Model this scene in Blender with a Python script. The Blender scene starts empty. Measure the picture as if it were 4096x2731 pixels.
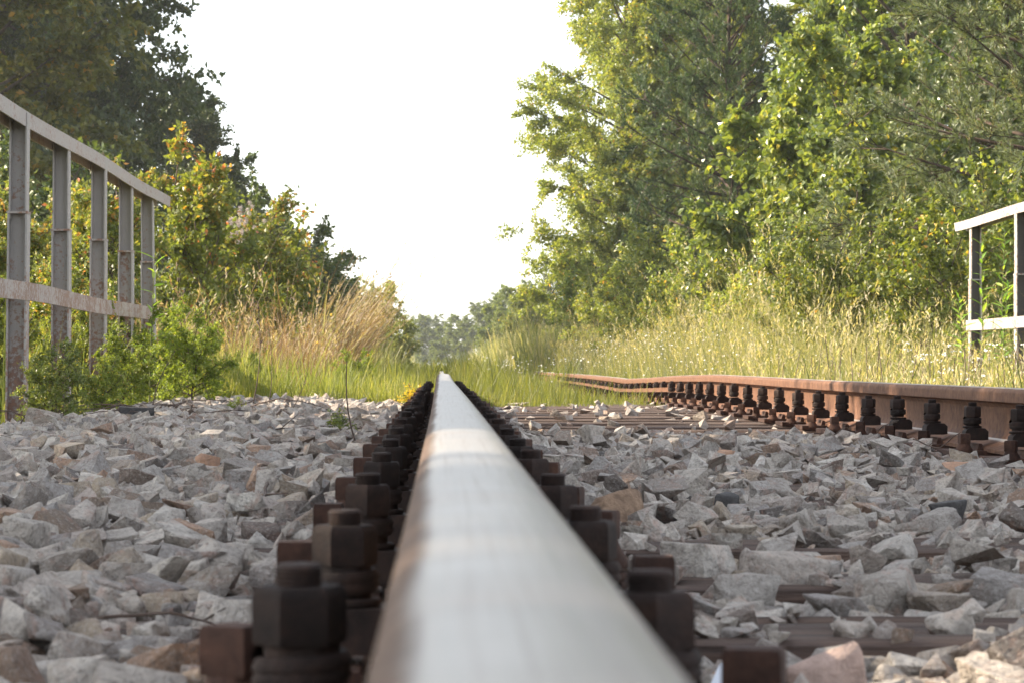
import bpy, bmesh, math, random
import numpy as np
from mathutils import Vector, Matrix, noise

R = math.radians
rng = np.random.default_rng(11)
random.seed(11)
sc = bpy.context.scene
col = sc.collection

# ------------------------------------------------------------------ camera, sky, sun, exposure
SLEEPER_TOP = 0.0            # world z = 0 is the top of the sleepers
RAIL_TOP = 0.188
RAIL_L, RAIL_R = 0.0185, 1.5275
cam_d = bpy.data.cameras.new('camera')
cam = bpy.data.objects.new('camera', cam_d); col.objects.link(cam)
cam.location = (0, 0, 0.247)
cam.rotation_euler = (R(90 + 0.455), 0, R(-1.4525))
cam_d.sensor_width = 36; cam_d.lens = 99
cam_d.clip_start = 0.02; cam_d.clip_end = 5000
cam_d.dof.use_dof = True; cam_d.dof.focus_distance = 7.5; cam_d.dof.aperture_fstop = 27
sc.camera = cam

SUN_AZ, SUN_EL = 76.0, 32.0      # degrees to the left of straight ahead, and above the horizon
world = bpy.data.worlds.new('World'); sc.world = world; world.use_nodes = True
wn = world.node_tree.nodes; wl = world.node_tree.links; wn.clear()
sky = wn.new('ShaderNodeTexSky'); sky.sky_type = 'NISHITA'; sky.sun_disc = False
sky.sun_elevation = R(SUN_EL); sky.sun_rotation = R(-SUN_AZ)
sky.air_density = 1.0; sky.dust_density = 1.3; sky.ozone_density = 1.0; sky.altitude = 100
bg = wn.new('ShaderNodeBackground'); bg.inputs['Strength'].default_value = 0.15
wo = wn.new('ShaderNodeOutputWorld')
hs_ = wn.new('ShaderNodeHueSaturation'); hs_.inputs['Saturation'].default_value = 0.32     # hazy, milky summer sky
wl.new(sky.outputs[0], hs_.inputs['Color']); wl.new(hs_.outputs[0], bg.inputs[0]); wl.new(bg.outputs[0], wo.inputs[0])

sun_d = bpy.data.lights.new('sun', 'SUN'); sun_d.energy = 5.0; sun_d.angle = R(0.55)
sun_d.color = (1.0, 0.84, 0.64)
sun = bpy.data.objects.new('sun', sun_d); col.objects.link(sun)
TO_SUN = Vector((-math.sin(R(SUN_AZ)) * math.cos(R(SUN_EL)), math.cos(R(SUN_AZ)) * math.cos(R(SUN_EL)), math.sin(R(SUN_EL))))
sun.rotation_euler = TO_SUN.to_track_quat('Z', 'Y').to_euler()
sun.location = (-30, 30, 30)

vs = sc.view_settings
vs.view_transform = 'Standard'; vs.look = 'None'; vs.gamma = 1.0; vs.use_curve_mapping = False
vs.exposure = 1.5
HAZE = .00045
sc.cycles.use_adaptive_sampling = True; sc.cycles.adaptive_threshold = .02
sc.cycles.use_denoising = True
sc.cycles.max_bounces = 5; sc.cycles.transmission_bounces = 4; sc.cycles.volume_bounces = 1
sc.cycles.transparent_max_bounces = 4; sc.cycles.caustics_reflective = False; sc.cycles.caustics_refractive = False
sc.cycles.sample_clamp_indirect = 6.0

# ------------------------------------------------------------------ helpers
class MB:
    """collects vertices, faces and one random number per vertex, and builds one mesh"""
    def __init__(s): s.v = []; s.lv = []; s.lt = []; s.a = []; s.n = 0
    def add(s, v, f, a=0.5):
        v = np.asarray(v, dtype=np.float64).reshape(-1, 3); f = np.asarray(f, dtype=np.int64)
        s.v.append(v); s.lv.append((f + s.n).ravel()); s.lt.append(np.full(f.shape[0], f.shape[1], dtype=np.int64))
        s.a.append(np.broadcast_to(np.asarray(a, dtype=np.float64), (len(v),)).copy()); s.n += len(v)
    def mesh(s, name, mat=None, smooth=False, sharp=None):
        v = np.concatenate(s.v); lv = np.concatenate(s.lv); lt = np.concatenate(s.lt); a = np.concatenate(s.a)
        me = bpy.data.meshes.new(name)
        me.vertices.add(len(v)); me.vertices.foreach_set('co', v.ravel().astype(np.float32))
        me.loops.add(len(lv)); me.loops.foreach_set('vertex_index', lv.astype(np.int32))
        me.polygons.add(len(lt)); me.polygons.foreach_set('loop_start', (np.cumsum(lt) - lt).astype(np.int32))
        at = me.attributes.new('rnd', 'FLOAT', 'POINT'); at.data.foreach_set('value', a.astype(np.float32))
        me.update(calc_edges=True)
        me.polygons.foreach_set('use_smooth', np.full(len(lt), smooth))
        if sharp is not None: me.set_sharp_from_angle(angle=R(sharp))
        for m in (mat if isinstance(mat, (list, tuple)) else [mat]):
            if m: me.materials.append(m)
        return me

def obj(name, me, parent=None, loc=None, rot=None, scale=None):
    o = bpy.data.objects.new(name, me); col.objects.link(o)
    if parent: o.parent = parent
    if loc is not None: o.location = loc
    if rot is not None: o.rotation_euler = rot
    if scale is not None: o.scale = (scale,) * 3 if isinstance(scale, (int, float)) else scale
    return o

def tag(o, label=None, cat=None, group=None, kind=None):
    if label: o['label'] = label
    if cat: o['category'] = cat
    if group: o['group'] = group
    if kind: o['kind'] = kind
    return o

def box(mb, x0, x1, y0, y1, z0, z1, a=0.5):
    v = [(x, y, z) for z in (z0, z1) for y in (y0, y1) for x in (x0, x1)]
    mb.add(v, [(0, 2, 3, 1), (4, 5, 7, 6), (0, 1, 5, 4), (2, 6, 7, 3), (0, 4, 6, 2), (1, 3, 7, 5)], a)

def prism(mb, poly, axis, a0, a1, a=0.5):
    """closed polygon (list of 2-D points) extruded along axis 'x','y' or 'z'"""
    n = len(poly)
    def P(p, t): return {'y': (p[0], t, p[1]), 'x': (t, p[0], p[1]), 'z': (p[0], p[1], t)}[axis]
    v = [P(p, a0) for p in poly] + [P(p, a1) for p in poly]
    mb.add(v, [(i, (i + 1) % n, n + (i + 1) % n, n + i) for i in range(n)], a)
    mb.add([P(p, a0) for p in poly], [tuple(range(n))[::-1]], a); mb.add([P(p, a1) for p in poly], [tuple(range(n))], a)

def lathe(mb, prof, sides, c=(0, 0), a=0.5, rot=0.0):
    """profile of (radius, z) turned round the vertical through c"""
    ang = np.arange(sides) * 2 * np.pi / sides + rot
    v = np.concatenate([np.stack([c[0] + r * np.cos(ang), c[1] + r * np.sin(ang), np.full(sides, z)], 1) for r, z in prof])
    f = []
    for k in range(len(prof) - 1):
        for i in range(sides):
            j = (i + 1) % sides; f.append((k * sides + i, k * sides + j, (k + 1) * sides + j, (k + 1) * sides + i))
    mb.add(v, f, a)
    top = v[-sides:]; mb.add(top, [tuple(range(sides))], a)
    bot = v[:sides]; mb.add(bot, [tuple(range(sides))[::-1]], a)

def tube(mb, pts, rad, sides=6, a=0.5):
    pts = np.asarray(pts, float); n = len(pts); rad = np.broadcast_to(np.asarray(rad, float), (n,))
    t = np.gradient(pts, axis=0); t /= np.linalg.norm(t, axis=1, keepdims=True) + 1e-9
    ref = np.array([0.3, 0.9, 0.1]) if abs(t[0][2]) > .8 else np.array([0.05, 0.1, 1.0])
    s = np.cross(t, ref); s /= np.linalg.norm(s, axis=1, keepdims=True) + 1e-9; u = np.cross(s, t)
    ang = np.arange(sides) * 2 * np.pi / sides
    v = pts[:, None, :] + rad[:, None, None] * (np.cos(ang)[None, :, None] * s[:, None, :] + np.sin(ang)[None, :, None] * u[:, None, :])
    i = np.arange(n - 1)[:, None] * sides; k = np.arange(sides)[None, :]; k2 = (k + 1) % sides
    f = np.stack([i + k, i + k2, i + sides + k2, i + sides + k], -1).reshape(-1, 4)
    mb.add(v.reshape(-1, 3), f, a)

def unit(v): return v / (np.linalg.norm(v, axis=-1, keepdims=True) + 1e-9)

def leaves(mb, P, D, L, W, a, rg, fold=.18, full=False):
    """leaf blades: base P, direction D, length L, width W, a random number a each"""
    n = len(P); D = unit(D); Nn = unit(rg.normal(size=(n, 3)) + np.array([0, 0, .5])); S = unit(np.cross(D, Nn)); Nn = np.cross(S, D)
    L = np.broadcast_to(L, (n,))[:, None]; W = np.broadcast_to(W, (n,))[:, None]
    if full:
        v = np.stack([P, P + D * L * .28 - S * W * .46 + Nn * W * fold, P + D * L * .68 - S * W * .38 + Nn * W * fold, P + D * L - Nn * L * .12,
                      P + D * L * .68 + S * W * .38 + Nn * W * fold, P + D * L * .28 + S * W * .46 + Nn * W * fold], 1)
        b = np.arange(n)[:, None] * 6
        f = np.concatenate([b + np.array([[0, 3, 2, 1]]), b + np.array([[0, 5, 4, 3]])]); k = 6
    else:
        v = np.stack([P, P + D * L * .42 - S * W * .5 + Nn * W * fold, P + D * L, P + D * L * .42 + S * W * .5 + Nn * W * fold], 1)
        b = np.arange(n)[:, None] * 4
        f = np.concatenate([b + np.array([[0, 2, 1]]), b + np.array([[0, 3, 2]])]); k = 4
    mb.add(v.reshape(-1, 3), f, np.repeat(a, k))

def blades(mb, P, H, lean, W, a, rg, curl=.6):
    """grass blades from ground points P; lean is an (n,2) vector as a share of the height"""
    n = len(P); H = np.broadcast_to(H, (n,)); W = np.broadcast_to(W, (n,))
    th = rg.uniform(0, 2 * np.pi, n); S = np.stack([np.cos(th), np.sin(th), np.zeros(n)], 1)
    rows = []
    for t, w in ((0, 1.0), (.4, .85), (.75, .55)):
        off = np.concatenate([lean * (H * (t * (1 - curl) + curl * t * t))[:, None], (H * t * (1 - .12 * t))[:, None]], 1)
        c = P + off; rows += [c - S * (W * w / 2)[:, None], c + S * (W * w / 2)[:, None]]
    off = np.concatenate([lean * H[:, None], (H * .88)[:, None]], 1); rows.append(P + off)
    v = np.stack(rows, 1); b = np.arange(n)[:, None] * 7
    q = np.concatenate([b + np.array([[0, 1, 3, 2]]), b + np.array([[2, 3, 5, 4]])]); t3 = b + np.array([[4, 5, 6]])
    mb.add(v.reshape(-1, 3), q, np.repeat(a, 7))
    mb.lv.append((t3 + mb.n - 7 * n).ravel()); mb.lt.append(np.full(n, 3, dtype=np.int64))
    return P + off

ORD = 'first second third fourth fifth sixth seventh eighth ninth tenth eleventh twelfth thirteenth fourteenth fifteenth sixteenth seventeenth eighteenth nineteenth twentieth'.split()
TENS = {2: 'twenty', 3: 'thirty', 4: 'forty', 5: 'fifty', 6: 'sixty'}
TENTH = {3: 'thirtieth', 4: 'fortieth', 5: 'fiftieth', 6: 'sixtieth'}
def ordinal(n):
    if n <= 20: return ORD[n - 1]
    return TENTH[n // 10] if n % 10 == 0 else TENS[n // 10] + '-' + ORD[n % 10 - 1]

# ------------------------------------------------------------------ materials
def new_mat(name):
    m = bpy.data.materials.new(name); m.use_nodes = True
    nt = m.node_tree; nt.nodes.clear()
    out = nt.nodes.new('ShaderNodeOutputMaterial'); p = nt.nodes.new('ShaderNodeBsdfPrincipled')
    nt.links.new(p.outputs[0], out.inputs[0])
    return m, nt, p, out
def N(nt, t, **kw):
    n = nt.nodes.new(t)
    for k, v in kw.items():
        if k in n.inputs: n.inputs[k].default_value = v
        else: setattr(n, k, v)
    return n
def ramp(nt, src, stops):
    r = nt.nodes.new('ShaderNodeValToRGB'); e = r.color_ramp.elements
    while len(e) < len(stops): e.new(0.5)
    for i, (p, c) in enumerate(stops):
        e[i].position = p; e[i].color = (*c, 1) if len(c) == 3 else c
    nt.links.new(src, r.inputs[0]); return r
def mixc(nt, fac, a, b, mode='MIX'):
    m = nt.nodes.new('ShaderNodeMix'); m.data_type = 'RGBA'; m.blend_type = mode
    for s, i in ((fac, 0), (a, 6), (b, 7)):
        if isinstance(s, (int, float)): m.inputs[i].default_value = s
        elif isinstance(s, tuple): m.inputs[i].default_value = (*s, 1)
        else: nt.links.new(s, m.inputs[i])
    return m.outputs[2]
def math_(nt, op, a, b=None):
    m = nt.nodes.new('ShaderNodeMath'); m.operation = op
    for s, i in ((a, 0), (b, 1)):
        if s is None: continue
        if isinstance(s, (int, float)): m.inputs[i].default_value = s
        else: nt.links.new(s, m.inputs[i])
    return m.outputs[0]
def tex(nt, vec, scale, detail=4, rough=.55, dist=0):
    n = N(nt, 'ShaderNodeTexNoise', Scale=scale, Detail=detail, Roughness=rough, Distortion=dist)
    if vec is not None: nt.links.new(vec, n.inputs['Vector'])
    return n.outputs[0]
def bump(nt, h, p, strength, dist):
    b = N(nt, 'ShaderNodeBump', Strength=strength, Distance=dist); nt.links.new(h, b.inputs['Height']); nt.links.new(b.outputs[0], p.inputs['Normal'])
def mapping(nt, vec, scale):
    m = N(nt, 'ShaderNodeMapping'); m.inputs['Scale'].default_value = scale; nt.links.new(vec, m.inputs['Vector']); return m.outputs[0]
def pos(nt): return nt.nodes.new('ShaderNodeNewGeometry').outputs['Position']
def ocoord(nt): return nt.nodes.new('ShaderNodeTexCoord').outputs['Object']
def rnd(nt): return N(nt, 'ShaderNodeAttribute', attribute_name='rnd').outputs['Fac']
def orand(nt): return nt.nodes.new('ShaderNodeObjectInfo').outputs['Random']

def leaf_mat(name, stops, trans=.38, tcol=1.7, gloss=.42, spec=.5, var=.2, bright=1.65):
    m, nt, p, out = new_mat(name)
    c = ramp(nt, rnd(nt), [(q, (v[0] * bright, v[1] * bright, v[2] * bright)) for q, v in stops]).outputs[0]
    n1 = tex(nt, pos(nt), 1.3, 3); c = mixc(nt, math_(nt, 'MULTIPLY', n1, var), c, (0.05, 0.065, 0.02))
    hs = N(nt, 'ShaderNodeHueSaturation'); nt.links.new(c, hs.inputs['Color'])
    nt.links.new(math_(nt, 'ADD', math_(nt, 'MULTIPLY', orand(nt), .5), .75), hs.inputs['Value'])
    nt.links.new(hs.outputs[0], p.inputs['Base Color'])
    p.inputs['Roughness'].default_value = gloss; p.inputs['Specular IOR Level'].default_value = spec
    tr = N(nt, 'ShaderNodeBsdfTranslucent')
    tc = mixc(nt, 1.0, hs.outputs[0], (tcol, tcol * .95, tcol * .35), 'MULTIPLY'); nt.links.new(tc, tr.inputs[0])
    mx = N(nt, 'ShaderNodeMixShader'); mx.inputs[0].default_value = trans
    nt.links.new(p.outputs[0], mx.inputs[1]); nt.links.new(tr.outputs[0], mx.inputs[2]); nt.links.new(mx.outputs[0], out.inputs[0])
    return m

def stone_mat(name, src):
    m, nt, p, out = new_mat(name)
    r = orand(nt) if src == 'object' else rnd(nt)
    g = pos(nt)
    c = ramp(nt, r, [(0, (.27, .235, .205)), (.1, (.47, .425, .375)), (.22, (.57, .515, .45)), (.34, (.36, .335, .315)), (.45, (.63, .58, .51)),
                     (.56, (.48, .405, .35)), (.66, (.31, .29, .275)), (.74, (.47, .38, .28)), (.82, (.68, .64, .58)), (.88, (.25, .18, .125)), (.925, (.13, .118, .11)), (.955, (.52, .34, .23)), (.975, (.07, .066, .064)), (1, (.50, .45, .395))]).outputs[0]
    n1 = tex(nt, g, 38, 6, .65, .6)
    c = mixc(nt, ramp(nt, n1, [(.45, (0, 0, 0)), (.72, (.75, .75, .75))]).outputs[0], c, (.20, .165, .14))
    n2 = tex(nt, g, 24, 4, .6, 1.2)
    c = mixc(nt, ramp(nt, n2, [(.54, (0, 0, 0)), (.72, (.55, .55, .55))]).outputs[0], c, (.46, .27, .20))
    n3 = tex(nt, g, 210, 4, .7)
    c = mixc(nt, ramp(nt, n3, [(.5, (0, 0, 0)), (.75, (.5, .5, .5))]).outputs[0], c, (.68, .65, .62))
    n4 = tex(nt, g, 130, 4, .7, .5)
    c = mixc(nt, ramp(nt, n4, [(.52, (0, 0, 0)), (.68, (.65, .65, .65))]).outputs[0], c, (.15, .125, .11))
    hb = N(nt, 'ShaderNodeBrightContrast'); hb.inputs['Bright'].default_value = .035; hb.inputs['Contrast'].default_value = .06; nt.links.new(c, hb.inputs['Color']); c = hb.outputs[0]
    nt.links.new(c, p.inputs['Base Color'])
    p.inputs['Roughness'].default_value = .85; p.inputs['Specular IOR Level'].default_value = .25
    h = math_(nt, 'ADD', math_(nt, 'MULTIPLY', tex(nt, g, 90, 6, .65), 1.0), math_(nt, 'MULTIPLY', n1, .8))
    bump(nt, h, p, 1.0, .014)
    return m
M = {}
M['stone'] = stone_mat('limestone', 'attr'); M['stone_obj'] = stone_mat('limestone_piece', 'object')
def plain_stone(name, c, c2):
    m, nt, p, out = new_mat(name); g = pos(nt)
    n1 = tex(nt, g, 45, 6, .65, .8)
    nt.links.new(ramp(nt, n1, [(.3, c2), (.62, c)]).outputs[0], p.inputs['Base Color'])
    p.inputs['Roughness'].default_value = .85
    bump(nt, math_(nt, 'ADD', tex(nt, g, 110, 5, .65), n1), p, .7, .006); return m
M['stone_brown'] = plain_stone('brown_stone', (.30, .20, .13), (.13, .08, .05))
M['stone_dark'] = plain_stone('dark_stone', (.075, .07, .068), (.035, .034, .034))
M['stone_orange'] = plain_stone('orange_stone', (.52, .31, .20), (.34, .22, .16))
M['stone_pink'] = plain_stone('pink_stone', (.52, .38, .32), (.33, .24, .20))

def rust_mat(name, dark, mid, light, scale=60, rough=.85):
    m, nt, p, out = new_mat(name); g = pos(nt)
    n1 = tex(nt, g, scale, 6, .6, .4); n2 = tex(nt, g, scale * .22, 3)
    c = ramp(nt, n1, [(.28, dark), (.5, mid), (.78, light)]).outputs[0]
    c = mixc(nt, math_(nt, 'MULTIPLY', n2, .5), c, dark)
    hs = N(nt, 'ShaderNodeHueSaturation'); nt.links.new(c, hs.inputs['Color'])
    nt.links.new(math_(nt, 'ADD', math_(nt, 'MULTIPLY', orand(nt), .7), .65), hs.inputs['Value'])
    nt.links.new(hs.outputs[0], p.inputs['Base Color']); p.inputs['Roughness'].default_value = rough
    p.inputs['Specular IOR Level'].default_value = .3
    bump(nt, tex(nt, g, 350, 4, .6), p, .5, .002); return m
M['rust_dark'] = rust_mat('dark_rust', (.013, .009, .008), (.027, .017, .014), (.055, .03, .021))
M['rust_red'] = rust_mat('red_rust', (.030, .017, .013), (.066, .033, .023), (.13, .062, .04))

def rail_mat(name, side, top, w0, w1):
    m, nt, p, out = new_mat(name); o = ocoord(nt)
    sp = N(nt, 'ShaderNodeSeparateXYZ'); nt.links.new(o, sp.inputs[0])
    st = mapping(nt, o, (340, 2.6, 340)); n1 = tex(nt, st, 1.0, 5, .6)
    cr = mapping(nt, o, (6, 9, 6)); n2 = tex(nt, cr, 1.0, 4, .6)
    bl = mapping(nt, o, (14, 3.2, 14)); n3 = tex(nt, bl, 1.0, 4, .6)
    # rust colour of foot, web and head sides
    g = tex(nt, o, 42, 6, .65)
    rust = ramp(nt, g, [(.3, side[0]), (.55, side[1]), (.8, side[2])]).outputs[0]
    # worn running band on top of the head, its edges uneven along the rail
    x = math_(nt, 'ABSOLUTE', math_(nt, 'SUBTRACT', sp.outputs[0], .0035))
    edge = math_(nt, 'ADD', x, math_(nt, 'MULTIPLY', math_(nt, 'SUBTRACT', n3, .5), .013))
    mr = N(nt, 'ShaderNodeMapRange', interpolation_type='SMOOTHSTEP'); nt.links.new(edge, mr.inputs[0])
    mr.inputs[1].default_value = w0; mr.inputs[2].default_value = w1; mr.inputs[3].default_value = 1; mr.inputs[4].default_value = 0
    hz = N(nt, 'ShaderNodeMapRange'); nt.links.new(sp.outputs[2], hz.inputs[0])
    hz.inputs[1].default_value = .17; hz.inputs[2].default_value = .18
    band = mr.outputs[0]
    topz = N(nt, 'ShaderNodeSeparateXYZ'); nt.links.new(nt.nodes.new('ShaderNodeNewGeometry').outputs['True Normal'], topz.inputs[0])
    up = N(nt, 'ShaderNodeMapRange'); nt.links.new(topz.outputs[2], up.inputs[0]); up.inputs[1].default_value = .5; up.inputs[2].default_value = .8
    band = math_(nt, 'MULTIPLY', band, up.outputs[0])
    steel = ramp(nt, n1, [(.3, top[0]), (.5, top[1]), (.7, top[2])]).outputs[0]
    steel = mixc(nt, ramp(nt, n2, [(.52, (0, 0, 0)), (.78, (.6, .6, .6))]).outputs[0], steel, (.40, .33, .27))
    nt.links.new(mixc(nt, band, rust, steel), p.inputs['Base Color'])
    nt.links.new(math_(nt, 'MULTIPLY', band, .12), p.inputs['Metallic'])
    ro = math_(nt, 'ADD', math_(nt, 'MULTIPLY', n1, .14), math_(nt, 'MULTIPLY', n2, .16))
    rr = N(nt, 'ShaderNodeMix'); rr.data_type = 'FLOAT'; nt.links.new(band, rr.inputs[0]); rr.inputs[2].default_value = .8; p.inputs['Specular IOR Level'].default_value = .30; nt.links.new(math_(nt, 'ADD', ro, .24), rr.inputs[3])
    nt.links.new(rr.outputs[0], p.inputs['Roughness'])
    bm_ = N(nt, 'ShaderNodeBump', Strength=.35, Distance=.002); nt.links.new(math_(nt, 'MULTIPLY', tex(nt, o, 240, 4, .6), math_(nt, 'SUBTRACT', 1.0, band)), bm_.inputs['Height'])
    nt.links.new(bm_.outputs[0], p.inputs['Normal'])
    return m
M['rail'] = rail_mat('rusty_rail', ((.07, .031, .018), (.145, .07, .038), (.225, .122, .066)), ((.24, .20, .165), (.32, .275, .23), (.27, .21, .165)), .0225, .0315)
M['rail_worn'] = rail_mat('worn_rail', ((.055, .036, .027), (.12, .08, .058), (.20, .135, .095)), ((.17, .155, .132), (.25, .228, .20), (.19, .162, .135)), .0250, .0335)

def wood_mat():
    m, nt, p, out = new_mat('sleeper_wood'); o = ocoord(nt)
    gr = tex(nt, mapping(nt, o, (1.6, 42, 42)), 1.0, 6, .65, .6); b = tex(nt, mapping(nt, o, (5, 9, 9)), 1.0, 4)
    c = ramp(nt, gr, [(.3, (.022, .014, .011)), (.5, (.085, .052, .038)), (.75, (.18, .115, .08))]).outputs[0]
    c = mixc(nt, math_(nt, 'MULTIPLY', b, .5), c, (.06, .042, .034))
    nt.links.new(c, p.inputs['Base Color']); p.inputs['Roughness'].default_value = .9
    bump(nt, gr, p, 1.0, .02); return m
M['wood'] = wood_mat()

def paint_mat(name, base, rust_amount, z_lo=None, z_hi=None):
    m, nt, p, out = new_mat(name); o = ocoord(nt); g = pos(nt)
    n1 = tex(nt, g, 5.5, 5, .65); n2 = tex(nt, g, 55, 4, .65); n3 = tex(nt, mapping(nt, g, (30, 30, 3)), 1.0, 4, .6)
    c = ramp(nt, n1, [(.3, tuple(v * .82 for v in base)), (.7, base)]).outputs[0]
    f = math_(nt, 'ADD', math_(nt, 'MULTIPLY', n2, .62), math_(nt, 'MULTIPLY', n1, .38))
    if z_lo is not None:
        sp = N(nt, 'ShaderNodeSeparateXYZ'); nt.links.new(g, sp.inputs[0])
        mr = N(nt, 'ShaderNodeMapRange'); nt.links.new(sp.outputs[2], mr.inputs[0]); mr.inputs[1].default_value = z_hi; mr.inputs[2].default_value = z_lo; mr.inputs[3].default_value = -.12; mr.inputs[4].default_value = .07
        f = math_(nt, 'ADD', f, mr.outputs[0])
        f = math_(nt, 'ADD', f, math_(nt, 'MULTIPLY', math_(nt, 'SUBTRACT', orand(nt), .5), .12))
    f = math_(nt, 'ADD', f, math_(nt, 'MULTIPLY', math_(nt, 'SUBTRACT', n3, .5), .12))
    k = .60 - rust_amount
    fac = ramp(nt, f, [(k - .05, (0, 0, 0)), (k + .03, (1, 1, 1))]).outputs[0]
    rc = ramp(nt, n2, [(.35, (.10, .05, .035)), (.7, (.27, .12, .06))]).outputs[0]
    nt.links.new(mixc(nt, math_(nt, 'MULTIPLY', fac, .8), c, rc), p.inputs['Base Color'])
    p.inputs['Roughness'].default_value = .6
    bump(nt, n2, p, .25, .003); return m
M['paint_post'] = paint_mat('grey_post_paint', (.37, .345, .33), .075, -.1, 1.05)
M['paint_flange'] = paint_mat('grey_flange_paint', (.40, .375, .36), .07, -.1, 1.0)
M['paint_shade'] = paint_mat('shaded_post_paint', (.085, .075, .07), .05, -.1, 1.0)  # shade of the right-hand post webs put into the paint colour, with weathering
M['paint_rail'] = paint_mat('grey_rail_paint', (.42, .385, .365), .03)
M['paint_mid'] = paint_mat('worn_rail_paint', (.44, .395, .37), .09)
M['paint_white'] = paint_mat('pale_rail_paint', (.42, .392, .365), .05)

def bark_mat(name, a, b):
    m, nt, p, out = new_mat(name); g = pos(nt)
    n = tex(nt, mapping(nt, g, (9, 9, 2.2)), 1.0, 6, .65)
    nt.links.new(ramp(nt, n, [(.35, a), (.68, b)]).outputs[0], p.inputs['Base Color']); p.inputs['Roughness'].default_value = .9
    bump(nt, n, p, .6, .03); return m
M['bark'] = bark_mat('bark', (.05, .036, .028), (.15, .115, .09))
M['bark_pine'] = bark_mat('pine_bark', (.035, .024, .018), (.11, .07, .05))
M['stem_dry'] = bark_mat('dry_stem', (.06, .042, .034), (.15, .105, .08))
M['stem_green'] = bark_mat('green_stem', (.09, .11, .035), (.17, .17, .07))

M['leaf_birch'] = leaf_mat('birch_leaf', [(0, (.080, .100, .028)), (.45, (.125, .152, .038)), (.85, (.185, .185, .055)), (.97, (.25, .22, .05)), (1, (.32, .20, .05))], .42, 1.6, bright=2.0)
M['leaf_dark'] = leaf_mat('dark_leaf', [(0, (.026, .046, .016)), (.5, (.055, .08, .024)), (.9, (.10, .12, .034)), (1, (.19, .17, .045))], .28, 1.5)
M['leaf_olive'] = leaf_mat('olive_leaf', [(0, (.06, .07, .018)), (.5, (.105, .11, .026)), (.85, (.16, .14, .03)), (.96, (.27, .17, .03)), (1, (.33, .19, .04))], .34, 1.6, bright=1.9)
M['leaf_aspen'] = leaf_mat('aspen_leaf', [(0, (.055, .082, .025)), (.5, (.105, .132, .036)), (.85, (.165, .178, .05)), (.97, (.24, .22, .05)), (1, (.38, .30, .05))], .40, 1.6, .33, .8)
M['leaf_poplar'] = leaf_mat('poplar_leaf', [(0, (.042, .072, .02)), (.5, (.08, .112, .028)), (.9, (.13, .15, .038)), (1, (.26, .24, .05))], .36, 1.7, .3, .9)
M['leaf_rose'] = leaf_mat('rose_leaf', [(0, (.06, .085, .024)), (.4, (.115, .14, .035)), (.66, (.18, .185, .045)), (.8, (.28, .18, .05)), (1, (.36, .12, .06))], .42, 1.7, .4, bright=1.55)
M['leaf_bush'] = leaf_mat('bush_leaf', [(0, (.07, .10, .028)), (.5, (.12, .15, .035)), (.85, (.19, .20, .045)), (.97, (.30, .26, .04)), (1, (.4, .22, .06))], .4, 1.7)
M['leaf_far'] = leaf_mat('far_leaf', [(0, (.06, .085, .03)), (.5, (.10, .125, .04)), (1, (.15, .165, .05))], .35, 1.5)
M['leaf_herb'] = leaf_mat('herb_leaf', [(0, (.11, .155, .035)), (.5, (.155, .205, .042)), (.9, (.21, .245, .055)), (1, (.32, .28, .05))], .5, 1.5, bright=1.25)
M['leaf_yellow'] = leaf_mat('yellow_leaf', [(0, (.26, .24, .03)), (.5, (.45, .34, .035)), (1, (.55, .34, .03))], .4, 1.5)
M['leaf_willow'] = leaf_mat('lance_leaf', [(0, (.08, .16, .03)), (.5, (.13, .22, .04)), (1, (.21, .28, .05))], .45, 1.8)
M['needle'] = leaf_mat('pine_needle', [(0, (.032, .062, .028)), (.5, (.058, .098, .040)), (.93, (.10, .14, .056)), (1, (.17, .14, .07))], .25, 1.4, .45)
M['needle_pale'] = leaf_mat('pale_pine_needle', [(0, (.075, .10, .055)), (.5, (.12, .145, .08)), (.93, (.17, .185, .105)), (1, (.22, .17, .10))], .25, 1.4, .42)
M['grass_green'] = leaf_mat('green_grass', [(0, (.095, .125, .035)), (.5, (.165, .19, .052)), (.85, (.24, .245, .075)), (1, (.37, .32, .15))], .45, 1.6, .5, .4, .2, 1.15)
M['grass_tall'] = leaf_mat('tall_grass', [(0, (.11, .14, .05)), (.35, (.19, .205, .085)), (.65, (.30, .275, .155)), (.9, (.43, .37, .25)), (1, (.53, .46, .34))], .42, 1.5, .55, .4, .2, 1.1)
M['grass_dry'] = leaf_mat('dry_grass', [(0, (.17, .09, .06)), (.4, (.27, .165, .11)), (.8, (.41, .315, .21)), (1, (.53, .44, .32))], .35, 1.25, .55, .4, .1, 1.0)
def flat(name, c, rough=.7, spec=.3):
    m, nt, p, out = new_mat(name); n = tex(nt, pos(nt), 80, 3)
    nt.links.new(ramp(nt, n, [(.3, tuple(v * .85 for v in c)), (.7, c)]).outputs[0], p.inputs['Base Color']); p.inputs['Roughness'].default_value = rough; p.inputs['Specular IOR Level'].default_value = spec
    return m
M['petal'] = flat('white_petal', (.80, .79, .74)); M['petal_yellow'] = flat('yellow_petal', (.70, .42, .03)); M['fluff'] = flat('seed_fluff', (.62, .54, .50))
M['paper'] = flat('scrap_paper', (.70, .74, .80), .5); M['paper_edge'] = flat('scrap_yellow', (.68, .60, .05), .5)

def ground_mat(name, a, b, c3, sc_=6):
    m, nt, p, out = new_mat(name); g = pos(nt)
    n = tex(nt, g, sc_, 7, .65); n2 = tex(nt, g, .35, 4)
    c = ramp(nt, n, [(.3, a), (.62, b)]).outputs[0]
    c = mixc(nt, math_(nt, 'MULTIPLY', n2, .8), c, c3)
    nt.links.new(c, p.inputs['Base Color']); p.inputs['Roughness'].default_value = .95
    bump(nt, n, p, .7, .04); return m
M['ground'] = ground_mat('meadow_soil', (.06, .065, .025), (.13, .13, .05), (.10, .105, .035))
M['fines'] = ground_mat('ballast_fines', (.10, .085, .075), (.24, .21, .19), (.16, .14, .12), 70)

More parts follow.
